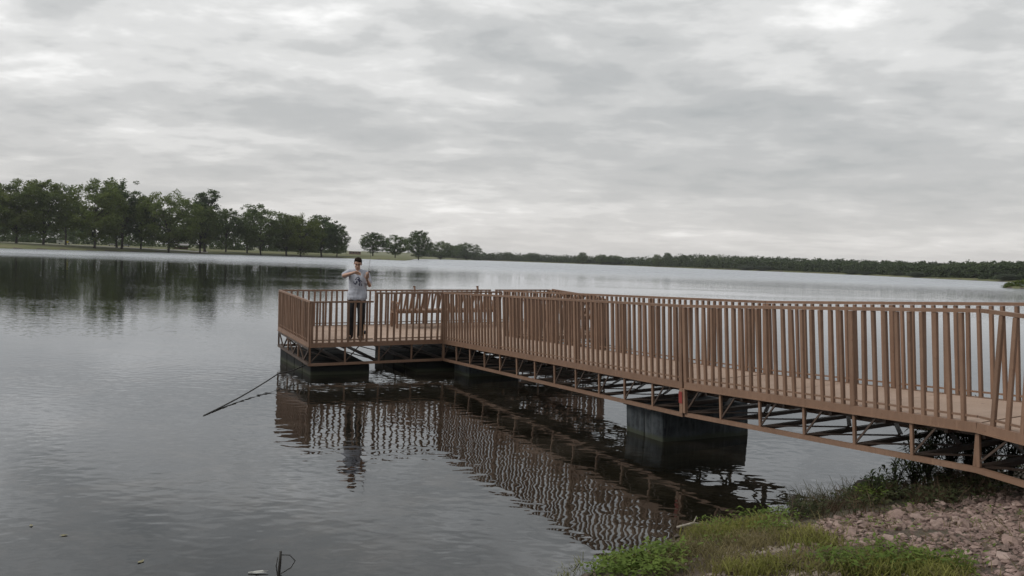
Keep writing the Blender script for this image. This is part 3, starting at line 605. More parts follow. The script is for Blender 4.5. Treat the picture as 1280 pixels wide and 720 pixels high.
    solid('t_shirt', [([(0.0, 0.0, 0.97), (0.0, 0.0, 1.05), (0.005, 0.0, 1.25), (0.0, 0.01, 1.41)], [0.135, 0.142, 0.148, 0.10]),
                      ([(-0.10, 0.0, 0.95), (0.10, 0.0, 0.95)], [0.125, 0.125]), ([(-0.085, -0.02, 0.93), (0.085, -0.02, 0.93)], [0.12, 0.12]), ([(-0.09, 0.0, 1.0), (0.09, 0.0, 1.0)], [0.13, 0.13]), ([(-0.085, 0.0, 0.96), (-0.075, 0, 1.05), (-0.085, 0, 1.3), (-0.12, 0.0, 1.44)], [0.118, 0.115, 0.11, 0.072]), ([(0.085, 0.0, 0.96), (0.085, 0, 1.05), (0.09, 0, 1.3), (0.12, 0.0, 1.44)], [0.122, 0.12, 0.11, 0.072]),
                      ([shL, tuple(Vector(shL).lerp(Vector(elL), 0.80))], [0.076, 0.074]), ([shR, tuple(Vector(shR).lerp(Vector(elR), 0.72))], [0.074, 0.074]), ([shL, (0, 0.01, 1.50), shR], [0.066, 0.066, 0.066])], [], 0.011, SHIRT.m, root, 6)
    for o in list(root.children):
        if o.name.startswith('t_shirt'):
            for v in o.data.vertices:
                if v.co.z < 0.875: v.co.z = 0.875 + (v.co.z - 0.875) * 0.12 + 0.012 * math.sin(v.co.x * 40)
    solid('trousers', [([(-0.092, 0, 0.92), kneeL, (-0.135, 0.025, 0.08)], [0.100, 0.085, 0.075]), ([(0.088, 0, 0.92), kneeR, (0.09, 0.045, 0.08)], [0.100, 0.085, 0.075]), ([(-0.07, 0, 0.93), (0.07, 0, 0.93)], [0.105, 0.105])], [], 0.012, PANTS.m, root, 5)
    hair = solid('hair', [], [(H(0, 0.026, 0.058), (0.086, 0.096, 0.084), tilt), (H(0, 0.06, 0.0), (0.080, 0.066, 0.082), tilt), (H(0, -0.045, 0.105), (0.062, 0.040, 0.028), tilt), (H(0.03, -0.052, 0.098), (0.04, 0.03, 0.024), tilt),
                             (H(-0.074, 0.018, 0.035), (0.012, 0.028, 0.04), tilt), (H(0.074, 0.018, 0.035), (0.012, 0.028, 0.04), tilt)], 0.007, HAIRM, root, 3)
    for sx, nm in ((-1, 'eye'), (1, 'eye')):
        b = MB(); bm = bmesh.new(); bmesh.ops.create_uvsphere(bm, u_segments=10, v_segments=8, radius=0.011, matrix=Matrix.Translation(H(sx * 0.033, -0.0745, 0.006))); me = bpy.data.meshes.new('eye'); bm.to_mesh(me); bm.free()
        me.materials.append(simple('eye_dark', (0.03, 0.02, 0.018), 0.2)); link(nm, me, root)
    b = MB()
    for sx in (-1, 1): b.tube([H(sx * 0.012, -0.090, 0.030), H(sx * 0.035, -0.082, 0.036), H(sx * 0.056, -0.064, 0.030)], [0.005, 0.006, 0.004], 6)
    b.build('eyebrows', HAIRM, root)
    for x, y, r in ((-0.14, -0.05, 0.08), (0.095, -0.03, -0.12)):
        o = solid('shoe', [([(x, y + 0.09, 0.052), (x - 0.02 * (1 if x < 0 else -1), y - 0.10, 0.04)], [0.05, 0.043])], [((x, y, 0.018), (0.048, 0.14, 0.02))], 0.010, SHOE, root, 3)
        for v in o.data.vertices: v.co.z = max(v.co.z, 0.002)
    # dark blurred print on the chest: a flat patch that follows the shirt front
    PR = simple('navy_print', (0.018, 0.018, 0.055), 0.8); b = MB()
    sh = [o for o in root.children if o.name.startswith('t_shirt')][0]
    from mathutils.bvhtree import BVHTree
    bv = BVHTree.FromPolygons([v.co for v in sh.data.vertices], [tuple(p.vertices) for p in sh.data.polygons])
    strokes = [[(-.055, 1.300), (-.040, 1.275), (-.022, 1.268), (-.010, 1.290), (-.012, 1.315)], [(-.030, 1.330), (-.012, 1.355), (.012, 1.365), (.024, 1.345), (.010, 1.330)],
               [(.010, 1.345), (.026, 1.312), (.048, 1.270), (.056, 1.245)], [(.020, 1.325), (.040, 1.318), (.062, 1.300)], [(-.012, 1.335), (.008, 1.315), (.026, 1.300)], [(.030, 1.295), (.020, 1.265), (.030, 1.245)]]
    for st in strokes:
        st = [(x * 1.45, 1.27 + (z - 1.30) * 1.5) for x, z in st]
        pts = []
        for (x, z) in st:
            h = bv.ray_cast(Vector((x + 0.01, -1, z)), Vector((0, 1, 0)))[0]; pts.append((h if h else Vector((x, -0.16, z))) + Vector((0, -0.0015, 0)))
        for i in range(len(pts) - 1):
            a, c = pts[i], pts[i + 1]; d = (c - a).normalized(); s = Vector((-d.z, 0, d.x)) * 0.015; e = d * 0.006
            b.add([a - s - e, a + s - e, c + s + e, c - s + e], [(0, 1, 2, 3)])
    b.build('shirt_print', PR, sh)
    return root, foot, Vector(wrR), Vector(wrL)
PERSON, FOOT, WR_R, WR_L = build_person()
# fishing rod: butt on the deck, gripped by the left hand
def build_rod():
    M = PERSON.matrix_basis; butt = M @ Vector((0.17, -0.22, 0.01)); g = M @ (WR_R + Vector((0.008, -0.065, 0.10))); d = (g - butt).normalized()
    root = empty('fishing_rod', Matrix.Translation(butt)); tag(root, 'thin dark fishing rod with a spinning reel standing on the deck in his hand', 'fishing rod')
    BL = simple('dark_rod_blank', (0.03, 0.03, 0.035), 0.35); CORK = simple('cork_grip', (0.30, 0.18, 0.10), 0.9, 0.3, 60); MET = simple('reel_metal', (0.06, 0.06, 0.065), 0.3, 0.2, 10, 0.8)
    side = Vector((0.11, 0.02, 0)); P = [Vector((0, 0, 0)) + d * t + side * max(0, t - 0.6) ** 2 * 0.25 for t in (0, .3, .6, .9, 1.2, 1.5, 1.75, 2.0)]
    b = MB(); b.tube(P, [.007, .007, .006, .0055, .0045, .0035, .003, .002], 6); b.build('blank', BL, root)
    b = MB(); b.tube([d * 0.0, d * 0.02, d * 0.33, d * 0.35], [.013, .015, .013, .009], 8); b.build('grip', CORK, root)
    b = MB(); fw = Vector((0.5, -0.8, 0)).normalized(); c = d * 0.17
    b.tube([c, c + fw * 0.05], .005, 6); b.tube([c + fw * 0.055 - d * 0.03, c + fw * 0.055 + d * 0.015, c + fw * 0.055 + d * 0.05], [.018, .024, .020], 10); b.tube([c + fw * 0.055, c + fw * 0.055 + Vector((0.05, 0.02, 0)), c + fw * 0.055 + Vector((0.055, 0.02, -0.04))], .004, 5)
    b.tube([c + fw * 0.055 + Vector((0.055, 0.02, -0.055)), c + fw * 0.055 + Vector((0.055, 0.02, -0.03))], .010, 8); b.build('reel', MET, root)
    for t in (0.62, 0.95, 1.25, 1.5, 1.75):
        q = d * t + side * max(0, t - 0.6) ** 2 * 0.25; b = MB(); ring = [q + fw * (0.012 + 0.010 * (1 - math.cos(a))) + d.cross(fw) * 0.010 * math.sin(a) for a in np.linspace(0, 2 * math.pi, 9)]; b.tube(ring, .0018, 4); b.build('line_guide', MET, root)
    tip = butt + P[-3]; bb = bmesh.new(); bmesh.ops.create_uvsphere(bb, u_segments=12, v_segments=8, radius=0.022, matrix=Matrix.Translation(tip + Vector((0.02, -0.02, 0.0)))); me = bpy.data.meshes.new('bobber'); bb.to_mesh(me); bb.free()
    me.materials.append(simple('dark_bobber', (0.07, 0.03, 0.025), 0.4)); o = link('bobber', me); tag(o, 'tiny dark bobber hanging on the line near the rod tip', 'bobber')
    b = MB(); pts = [M @ (WR_L + Vector((0.12, -0.05, -0.01))), M @ (WR_R + Vector((-0.02, -0.1, 0.08))), tip + Vector((0.02, -0.02, 0)), butt + P[-1]]; b.tube(pts, 0.0012, 4); tag(b.build('fishing_line', simple('nylon_line', (0.5, 0.5, 0.5), 0.4)), 'thin fishing line between his hands and the rod tip', 'line')
build_rod()
# ------------------------------------------------------------------ trees
def rand_dirs(n):
    v = np.random.normal(size=(n, 3)); return v / np.linalg.norm(v, axis=1)[:, None]
def leaf_quads(cen, size, squash=0.8, flat=0.5):
    n = len(cen); a = rand_dirs(n); a[:, 2] *= flat; a /= np.linalg.norm(a, axis=1)[:, None]
    b = np.cross(a, rand_dirs(n)); b /= np.linalg.norm(b, axis=1)[:, None]
    s = size * np.random.uniform(0.6, 1.4, (n, 1)); a = a * s; b = b * s * squash
    v = np.stack([cen - a, cen - b * .8, cen + a, cen + b * .8], 1).reshape(-1, 3)
    return v, np.arange(n * 4).reshape(-1, 4)
def tree_variant(seed, wid, shape, leaves, nl, spread=0.06, low=0.14, lean=0.0):
    """tree of height 1 and half-width wid; returns (crown mesh, trunk mesh)"""
    rs = np.random.RandomState(seed); st = np.random.get_state(); np.random.seed(seed); rnd = random.Random(seed)
    b = MB(); b.tube([(0, 0, -0.03), (0.004, 0, 0.02), (0.01 + lean * .1, 0.004, 0.15), (0.0 + lean * .3, 0, 0.35), (lean * .6, 0, 0.62)], [0.026, 0.017, 0.014, 0.010, 0.005], 8)
    tips = []; k = 0
    nlimb = {'round': 16, 'broad': 20, 'sparse': 15, 'tall': 14}[shape]
    for i in range(nlimb):
        z0 = rnd.uniform(0.10, 0.5); an = i * 2.4 + rnd.uniform(-.4, .4); t = rnd.random()
        up = rnd.uniform(0.15, 0.95) if shape != 'tall' else rnd.uniform(0.5, 1.3)
        zt = min(0.93, z0 + up * 0.55)
        if shape in ('round', 'broad'): rr = wid * math.sqrt(max(0.05, 1 - ((zt - 0.5) / 0.52) ** 2)) * rnd.uniform(0.6, 0.88)
        else: rr = wid * rnd.uniform(0.35, 0.95) * (1.1 - 0.6 * zt)
        x1, y1 = math.cos(an) * rr + lean * zt, math.sin(an) * rr
        p0 = Vector((lean * z0, 0, z0)); p3 = Vector((x1, y1, zt)); p1 = p0.lerp(p3, .35) + Vector((0, 0, 0.03)); p2 = p0.lerp(p3, .7) + Vector((0, 0, 0.035))
        b.tube([p0, p1, p2, p3], [0.009, 0.006, 0.0035, 0.0015], 5); tips += [(p3, 1.0), (p2, 0.8), (p1.lerp(p2, .5), 0.6)]
        for _ in range(3):
            q = p2 + Vector((rnd.uniform(-1, 1), rnd.uniform(-1, 1), rnd.uniform(-.3, 1))) * wid * 0.35; b.tube([p1.lerp(p2, .6), p2.lerp(q, .6) + Vector((0, 0, .01)), q], [0.003, 0.002, 0.001], 4); tips.append((q, 0.8))
    top = Vector((lean, 0, 0.9)); b.tube([(lean * .6, 0, .6), (lean * .8, .01, .78), top], [0.006, .003, .001], 5); tips += [(top, .9), (Vector((lean * .8, 0, .78)), .9)]
    cl = []; nc = {'round': 150, 'broad': 190, 'sparse': 44, 'tall': 60}[shape]
    for i in range(nc):
        if shape in ('round', 'broad'):
            d = rand_dirs(1)[0]; f = rnd.uniform(0.55, 0.97) ** 0.7; z = 0.53 + d[2] * 0.43 * f
            w_ = wid * (1.0 if z > 0.5 else 0.86 + 0.14 * (z / 0.5)); cl.append((d[0] * w_ * f + lean * z, d[1] * w_ * f, max(low + rnd.random() * .06, z), rnd.uniform(.7, 1.25)))
        else:
            z = rnd.uniform(low + .05, 0.95); w_ = wid * (1.05 - 0.65 * z); d = rand_dirs(1)[0]; cl.append((d[0] * w_ + lean * z, d[1] * w_, z, rnd.uniform(.6, 1.1)))
    cl += [(p.x, p.y, max(p.z, low), s * rnd.uniform(.7, 1.2)) for p, s in tips]
    cl = np.array(cl); idx = np.random.randint(0, len(cl), leaves); off = rand_dirs(leaves) * (np.random.random((leaves, 1)) ** 0.5) * spread
    off[:, 2] *= 0.72; cen = cl[idx, :3] + off * cl[idx, 3:4]; cen[:, 2] = np.maximum(cen[:, 2], low * 0.9)
    v, f = leaf_quads(cen, nl); np.random.set_state(st)
    return (v, f, b)
VAR = {}
def variant(key, *a):
    v, f, b = tree_variant(*a); VAR[key] = (v, f, b)
variant('round1', 11, 0.40, 'round', 15000, 0.0125, 0.075, 0.09); variant('round2', 12, 0.46, 'round', 17000, 0.0125, 0.08, 0.08); variant('broad', 13, 0.58, 'broad', 20000, 0.0125, 0.085, 0.07)
variant('sparse', 14, 0.36, 'sparse', 6000, 0.011, 0.06); variant('tall', 15, 0.22, 'tall', 6500, 0.011, 0.055); variant('round3', 16, 0.36, 'round', 14000, 0.013, 0.07, 0.06, 0.06)
MESHES = {}
def tree(px, top, base_d, wpx, key, leafm, label, name='cottonwood_tree', group=None, cat='tree', rot=None, yaw_squash=1.0, base_dz=0.0):
    """tree whose crown top lies at photograph row top and whose crown is wpx wide, at distance base_d"""
    x, y = away(px, base_d); z = hz(x, y) + base_dz; yh = 324.6 + (px - 640) * math.tan(ROLL); h = (yh - top) * base_d / FPX + CAM_H - z
    h /= float(np.percentile(VAR[key][0][:, 2], 99.6)); mk = (key, leafm.name)
    if mk not in MESHES:
        v, f, b = VAR[key]; MESHES[mk] = (np_mesh('crown', v, f, leafm), b.mesh('trunk', BARK))
    hw = np.abs(VAR[key][0][:, 0]).max() * 0.92; sx = (wpx * base_d / FPX / 2) / hw
    r = empty(name, Matrix.Translation((x, y, z)) @ Matrix.Diagonal((sx, sx, h, 1)) @ Matrix.Rotation(random.uniform(0, 6.28) if rot is None else rot, 4, 'Z'))
    tag(r, label, cat, group); link('trunk', MESHES[mk][1], r); link('crown', MESHES[mk][0], r); return r
LT = [  # px, top row, distance, width, variant, leaves, label
 (-14, 228, 405, 62, 'round1', LEAF_A, 'leafy tree cut off by the left edge of the picture'),
 (20, 225, 412, 66, 'round2', LEAF_A, 'wide olive green tree near the left edge with two dark trunks on the grass'),
 (54, 227, 420, 62, 'round1', LEAF_A, 'tall olive tree left of the white gap in the shoreline crowns'),
 (82, 232, 440, 44, 'sparse', LEAF_B, 'thin airy tree with sky showing through, above the white trailer'),
 (118, 225, 425, 68, 'round2', LEAF_A, 'large full green tree just right of the sky gap'),
 (152, 224, 445, 58, 'sparse', LEAF_B, 'tall ragged tree with open upper branches behind the large full tree'),
 (146, 238, 452, 50, 'round3', LEAF_B, 'dark tree filling in below the ragged open crown'),
 (176, 246, 455, 46, 'round1', LEAF_B, 'dark mid height tree left of the broad domed tree'),
 (211, 242, 450, 76, 'broad', LEAF_A, 'broad domed green tree standing over the picnic shelter'),
 (256, 238, 480, 40, 'tall', LEAF_B, 'tall loose topped tree rising right of the broad domed tree'),
 (250, 256, 470, 44, 'round3', LEAF_A, 'rounded tree below the tall loose topped tree'),
 (282, 262, 495, 42, 'round1', LEAF_B, 'dark tree left of the pair with arching limbs'),
 (309, 259, 505, 34, 'sparse', LEAF_B, 'spiky topped thin tree in the middle of the left shore row'),
 (326, 257, 500, 52, 'round2', LEAF_B, 'dark rounded tree whose bare trunk forks over the shore'),
 (358, 268, 512, 44, 'round3', LEAF_C, 'yellowish green tree left of the willow like dome'),
 (376, 270, 508, 54, 'broad', LEAF_C, 'low bright green dome shaped tree near the right end of the row'),
 (402, 270, 525, 42, 'round3', LEAF_B, 'dark tree leaning over behind the bright dome'),
 (421, 281, 528, 30, 'round1', LEAF_B, 'small dark tree ending the left shore row, trunk bare'),
 (466, 291, 560, 33, 'round1', LEAF_B, 'round lone tree left of the gap by the pale building'),
 (494, 294, 600, 30, 'round2', LEAF_B, 'low round tree between the two taller lone trees'),
 (523, 289, 640, 32, 'round1', LEAF_B, 'tallest lone tree on the spit right of the pale building'),
 (551, 302, 900, 34, 'broad', LEAF_B, 'low wide tree right of the lone trees'),
 (583, 304, 1100, 34, 'broad', LEAF_B, 'broad dark tree at the tip of the far grassy spit'),
 (572, 307, 1150, 24, 'round1', LEAF_B, 'small tree between the two wide trees on the far spit'),
]
for px, top, d, w, key, lm, lab in LT: tree(px, top, d, w * 1.12, key, lm, lab, group='trees along the left shore')
# scrub and trees standing deeper in the park, one dark mass behind the shore row
def mass(name, items, leafm, size, label, cat='woodland'):
    """items: (x, y, z, half width, height, leaves)"""
    V = []
    for (x, y, z, w, h, n) in items:
        m = 22; t = np.random.random(m) ** 1.15; an = np.random.random(m) * 6.283; rr = w * np.sqrt(np.random.random(m)) * np.sqrt(np.clip(1.02 - np.abs(t - .35) ** 2 * 2.2, .05, 1))
        c = np.stack([x + rr * np.cos(an), y + rr * np.sin(an), z + h * (.03 + .85 * t)], 1); idx = np.random.randint(0, m, n)
        o = rand_dirs(n) * (np.random.random((n, 1)) ** .5) * np.array([w * .40, w * .40, h * .11]); q = c[idx] + o; q[:, 2] = np.maximum(q[:, 2], z + 0.02 * h); V.append(q)
    v, f = leaf_quads(np.concatenate(V), size); o = link(name, np_mesh(name, v, f, leafm)); tag(o, label, cat, kind='stuff'); return o
it = []
for i in range(76):
    px = -40 + i * 6.2 + random.uniform(-3, 3)
    if 426 < px < 456: continue
    d = 520 + random.uniform(0, 70) + max(0, px - 200) * 0.35; x, y = away(px, d); top = np.interp(px, [0, 60, 110, 180, 260, 300, 400, 425], [262, 268, 262, 262, 268, 278, 284, 296]) + random.uniform(-5, 5)
    yh = 324.6 + (px - 640) * math.tan(ROLL); z = hz(x, y); it.append((x, y, z, 5.5, (yh - top) * d / FPX + CAM_H - z, 1000))
mass('background_woodland', it, LEAF_B, 0.55, 'dark mass of trees standing behind the left shore row')
it = []
random.seed(21)
prof_x = [520, 560, 604, 640, 700, 735, 780, 815, 845, 860, 900, 940, 1000, 1060, 1110, 1167, 1210, 1253, 1330]
prof_t = [309, 309, 314.0, 315.5, 317.5, 319, 320, 319.5, 317, 315.5, 317, 318.5, 321, 323, 324.5, 326, 325, 324.5, 323]
for row in range(5):
    px = 520.0 + row
    while px < 1345:
        ds = np.interp(px, [a for a, _ in far_shore[::-1][8:]] if False else [600, 640, 700, 791, 830, 900, 998, 1078, 1167, 1253, 1300], [1230, 1240, 1180, 1090, 960, 840, 740, 630, 490, 420, 395]) + 12
        if px < 600: ds = 1210
        d = ds + 5 + row * 9 + random.uniform(-3, 3); x, y = away(px, d); z = hz(x, y); yh = 324.6 + (px - 640) * math.tan(ROLL)
        top = np.interp(px, prof_x, prof_t) + random.uniform(-1.0, 1.4) + (4 - row) * 1.3 + (random.random() < .05) * -1.2 * (row > 2)
        if px < 840 and px > 604: top += random.choice((0, 0.5, 2.5, 3.5)) * (0.6 if row < 2 else 0.35)
        h = max(2.5, (yh - top) * d / FPX + CAM_H - z); it.append((x, y, z, h * random.uniform(.36, .6), h, int(300 if px > 840 else 190))); px += (h * 0.34) * FPX / d * random.uniform(.6, 1.3)
mass('far_shore_wood', it, LEAF_FAR, 0.62, 'long dark wood along the far right shore of the lake')
for px, top, d, w, key, lab in [(634, 315, 1275, 16, 'broad', 'low bushy tree at the left end of the far right shore'), (666, 316, 1250, 22, 'broad', 'wide low tree on the far shore over the middle of the pier'),
      (728, 315.5, 1150, 15, 'round1', 'single upright tree standing above its neighbours over the far shore'), (752, 318, 1130, 18, 'broad', 'low tree right of the single upright far tree'), (768, 319, 1120, 22, 'broad', 'flat bush like tree left of the dark spit'),
      (834, 316, 1000, 14, 'round1', 'dark taller tree at the left end of the closed wood'), (820, 318, 990, 12, 'round3', 'small tree beside the dark taller tree at the start of the wood')]:
    tree(px, top, d, w, key, LEAF_B, lab, group='single trees on the far shore')
for px, h, dist, w, lab in [(934, 3.6, 812, 26, 'grey green bush clump at the waterline of the far wood, left one'), (956, 4.2, 790, 26, 'pale bush clump beside the leftmost one at the far waterline'), (1066, 3.4, 652, 24, 'pale willow bush at the far waterline before the wood, centre right'),
      (1083, 2.6, 628, 18, 'low grey bush just right of the pale centre right one'), (1122, 2.6, 570, 20, 'small grey bush at the far waterline, second from the right'), (1148, 3.2, 520, 28, 'large pale bush at the far waterline near the grassy strip'), (1262, 3.2, 424, 34, 'greyish bush on the far shore behind the green point')]:
    x, y = away(px, dist); z = hz(x, y); yh = 324.6 + (px - 640) * math.tan(ROLL); tree(px, yh - (h + z - CAM_H) * FPX / dist, dist, w, 'broad', LEAF_PALE, lab, 'shore_bush', 'pale bushes at the far waterline', 'bush', base_dz=-h * .2)
it = []
for i in range(34):
    px = 1257 + i * 2.1; d = 194 + (i % 3) * 3.0; x, y = away(px, d); it.append((x, y, max(0.0, hz(x, y)) - 0.15, 0.9, (1.0 + min(1.0, i * .10)) * random.uniform(.75, 1.1), 200))
mass('point_brush', it, LEAF_C, 0.14, 'low green brush covering the small point at the right edge of the lake', 'brush')
# park buildings and vehicles seen between the trunks
PALE = simple('pale_metal_siding', (0.55, 0.55, 0.54), 0.6, 0.1); BRN = simple('brown_red_wood', (0.13, 0.065, 0.045), 0.8); GREYR = simple('grey_roof', (0.30, 0.29, 0.28), 0.7); GLS = simple('dark_glass', (0.03, 0.035, 0.04), 0.15); TYRE = simple('tyre_rubber', (0.02, 0.02, 0.02), 0.8)
def facing(px, dist, dz=0.0):
    x, y = away(px, dist); a = math.atan2(x, y); return Matrix.Translation((x, y, hz(x, y) + dz)) @ Matrix.Rotation(-a, 4, 'Z')
def shed(px, dist, w, dpt, h, wallm, roofm, label, name, cat, windows=3, roof_h=1.0, openings=False):
    r = empty(name, facing(px, dist)); tag(r, label, cat); b = MB()
    if openings:
        n = 5
        for i in range(n):
            for y in (0.1, dpt - 0.1): b.box((-w / 2 + i * w / (n - 1) - .1, y - .1, -.3), (-w / 2 + i * w / (n - 1) + .1, y + .1, h))
        b.box((-w / 2, dpt - 0.25, -.2), (w / 2, dpt - 0.2, h * .55)); b.build('wall', wallm, r)
    else: b.box((-w / 2, 0, -.4), (w / 2, dpt, h)); b.build('wall', wallm, r)
    b = MB(); e = 0.5; v = [(-w / 2 - e, -e, h), (w / 2 + e, -e, h), (w / 2 + e, dpt + e, h), (-w / 2 - e, dpt + e, h), (-w / 2 - e, dpt / 2, h + roof_h), (w / 2 + e, dpt / 2, h + roof_h)]
    b.add(v, [(0, 1, 5, 4), (2, 3, 4, 5), (0, 4, 3), (1, 2, 5), (0, 3, 2, 1)]); b.build('roof', roofm, r)
    for i in range(windows):
        x = -w / 2 + w * (i + .5) / windows; b = MB(); b.box((x - w / windows * .2, -.06, h * .35), (x + w / windows * .2, .02, h * .75)); b.build('window', GLS, r)
    return r
shed(443.5, 700, 9.6, 6, 2.6, simple('brown_brick_wall', (0.20, 0.13, 0.10), 0.9), simple('white_sheet_roof', (0.62, 0.62, 0.60), 0.6), 'long low park building with white roof in the gap between the trees', 'park_building', 'building', 4, 1.2)
shed(226, 492, 7.4, 4, 2.2, BRN, GREYR, 'brown open picnic shelter with pale roof under the broad domed tree', 'picnic_shelter', 'shelter', 0, 1.1, True)
shed(349, 640, 9, 5, 2.6, simple('cream_wall', (0.42, 0.40, 0.36), .8), GREYR, 'cream low hut seen between the trunks of the left shore row', 'park_hut', 'hut', 2, 1.0)
shed(298, 600, 5, 4, 2.2, PALE, GREYR, 'small pale shed left of the dark forked tree', 'park_shed', 'shed', 1, 0.9)
def vehicle(px, dist, L, Hh, mat, label, name, cat, van=True):
    r = empty(name, facing(px, dist)); tag(r, label, cat); b = MB()
    prof = [(-L / 2, .45), (-L / 2, Hh * .98), (L * .30, Hh), (L * .40, Hh * .62), (L / 2, Hh * .55), (L / 2, .45)] if van else [(-L / 2, .4), (-L / 2, .85), (-L * .33, .92), (-L * .2, Hh), (L * .18, Hh), (L * .32, .95), (L / 2, .85), (L / 2, .4)]
    n = len(prof); b.add([(x, 0, z) for x, z in prof] + [(x, 1.9, z) for x, z in prof], [tuple(range(n))[::-1], tuple(range(n, 2 * n))] + [(i, (i + 1) % n, (i + 1) % n + n, i + n) for i in range(n)]); b.build('body', mat, r)
    for s in (-.3, .32):
        b = MB(); b.tube([(L * s, -.03, .36), (L * s, .22, .36)], .36, 12, smooth=False); b.build('wheel', TYRE, r)
    for a, c in (((-.16, -.01), (.0, .16)) if not van else ((-.35, -.1), (.24, .34))):
        b = MB(); b.box((L * a, -.015, Hh * .66), (L * c, .01, Hh * .88)); b.build('window', GLS, r)
WHITE = simple('white_paint', (0.75, 0.75, 0.73), 0.35, 0.05)
vehicle(80, 455, 7.2, 2.3, WHITE, 'white camper van parked below the airy tree', 'camper_van', 'van')
vehicle(157, 480, 4.6, 1.5, simple('silver_paint', (0.35, 0.37, 0.39), 0.3, 0.1), 'grey parked car in shade left of the picnic shelter', 'parked_car', 'car', False)
vehicle(140, 482, 4.4, 1.5, simple('pale_car_paint', (0.5, 0.5, 0.48), 0.3, 0.1), 'pale parked car behind the large full tree trunks', 'parked_car', 'car', False)
r = empty('yellow_sign', facing(83.5, 448)); tag(r, 'bright yellow sign board in front of the white camper van', 'sign')
b = MB(); b.bar((0, 0, 0), (0, 0, 1.4), .08); b.build('post', GREYR, r); b = MB(); b.box((-.8, -.06, 1.0), (.8, 0, 2.0)); b.build('board', simple('yellow_board', (0.85, 0.70, 0.05), .5, .05), r)
for px, dd, lab in ((188, 470, 'brown picnic table left of the picnic shelter'), (241, 480, 'brown picnic table right of the picnic shelter')):
    r = empty('picnic_table', facing(px, dd)); tag(r, lab, 'picnic table'); b = MB(); b.box((-1.2, 0, .7), (1.2, .8, .78)); b.build('table_top', BRN, r)
    for y in (-.55, 1.1): b = MB(); b.box((-1.2, y, .42), (1.2, y + .28, .47)); b.build('seat', BRN, r)
    for x in (-.9, .9): b = MB(); b.bar((x, -.4, 0), (x, .4, .7), .1); b.bar((x, 1.2, 0), (x, .4, .7), .1); b.bar((x, -.45, .4), (x, 1.25, .4), .08); b.build('leg', BRN, r)
# park road behind the shore grass
V = []; F = []
for i, px in enumerate(np.linspace(-60, 260, 60)):
    for k, dd in enumerate((424 + px * .2, 432 + px * .2)):
        x, y = away(px, dd); V.append((x, y, hz(x, y) + 0.06))
    if i: F.append((2 * i - 2, 2 * i - 1, 2 * i + 1, 2 * i))
me = bpy.data.meshes.new('park_road'); me.from_pydata(V, [], F); me.materials.append(simple('pale_gravel_road', (0.34, 0.33, 0.31), .9)); tag(link('park_road', me), kind='structure')
# ------------------------------------------------------------------ the near bank: stones, grass, weeds, saplings
def hit(px, py):
    """where the line of sight through a pixel meets the bank"""
    z = 0.0
    for _ in range(8): p = at(px, py, z); z = 0.5 * z + 0.5 * max(-0.15, hz(p.x, p.y))
    p = at(px, py, z); return np.array([p.x, p.y])
def inside(P, poly):
    x, y = P[:, 0], P[:, 1]; ins = np.zeros(len(P), bool)
    for (ax, ay), (bx, by) in zip(poly, np.roll(poly, -1, 0)):
        c = ((ay > y) != (by > y)); xi = ax + (y - ay) / (by - ay + 1e-30) * (bx - ax); ins ^= (c & (x < xi))
    return ins
def poly(*pp): return np.array([hit(*p) for p in pp])
def scatter(pl, n, noise_s=None, thr=0.0, seed=0):
    lo, hi = pl.min(0), pl.max(0); P = np.random.uniform(lo, hi, (n * 4, 2)); P = P[inside(P, pl)]
    if noise_s: P = P[fbm(P[:, 0] * noise_s, P[:, 1] * noise_s, seed) + np.random.uniform(-.06, .06, len(P)) > thr]
    return P[:n]
np.random.seed(5); random.seed(5)
RUB = poly((985, 668), (1060, 650), (1120, 640), (1190, 628), (1300, 612), (1420, 612), (1500, 700), (1400, 800), (1230, 790), (1205, 735), (1150, 700), (1060, 684), (1000, 690))
STRIP = poly((735, 715), (900, 706), (1150, 704), (1215, 730), (1260, 800), (700, 800))
def stone_mesh(seed, mat):
    r = random.Random(seed); bm = bmesh.new(); bmesh.ops.create_icosphere(bm, subdivisions=1, radius=1)
    for _ in range(6):
        n = Vector((r.uniform(-1, 1), r.uniform(-1, 1), r.uniform(-1, 1))).normalized(); d = r.uniform(.45, .75)
        for v in bm.verts:
            t = v.co.dot(n)
            if t > d: v.co -= n * (t - d)
    for v in bm.verts: v.co = Vector((v.co.x * 1.0, v.co.y * r.uniform(.66, .74), v.co.z * .45)) * r.uniform(.93, 1.07)
    me = bpy.data.meshes.new('stone'); bm.to_mesh(me); bm.free(); me.materials.append(mat); return me
def stone_mat(name, a, b, c):
    m = Mat(name); p = m.pos(); n = m.noise(p, 30, 5, .7); col = m.ramp(m.objrand(), [(0, a), (.5, b), (1, c)]) if name.startswith('single') else m.ramp(m.noise(p, 7, 1, .4), [(.3, a), (.5, b), (.7, c)])
    col = m.mix(0.45, col, m.ramp(n, [(.3, tuple(x * .4 for x in b)), (.7, tuple(min(1, x * 1.5) for x in b))])); m.set(Base_Color=col, Roughness=.85, Normal=m.bump(n, .5, .006)); return m.m
PINK1 = stone_mat('single_pink_quartzite', (0.10, 0.070, 0.058), (0.25, 0.175, 0.148), (0.44, 0.34, 0.30)); PINK2 = stone_mat('pink_quartzite_chips', (0.09, 0.062, 0.052), (0.22, 0.15, 0.13), (0.38, 0.28, 0.245))
SM = [stone_mesh(i, PINK1) for i in range(10)]
P = scatter(RUB, 900); P = P[np.argsort(np.hypot(P[:, 0], P[:, 1]))]
vis = []
for p in P:
    r_ = max(0.03, min(0.095, random.lognormvariate(math.log(0.052), .34)))
    if all((p[0] - q[0]) ** 2 + (p[1] - q[1]) ** 2 > (0.68 * (r_ + q[2])) ** 2 for q in vis): vis.append((p[0], p[1], r_))
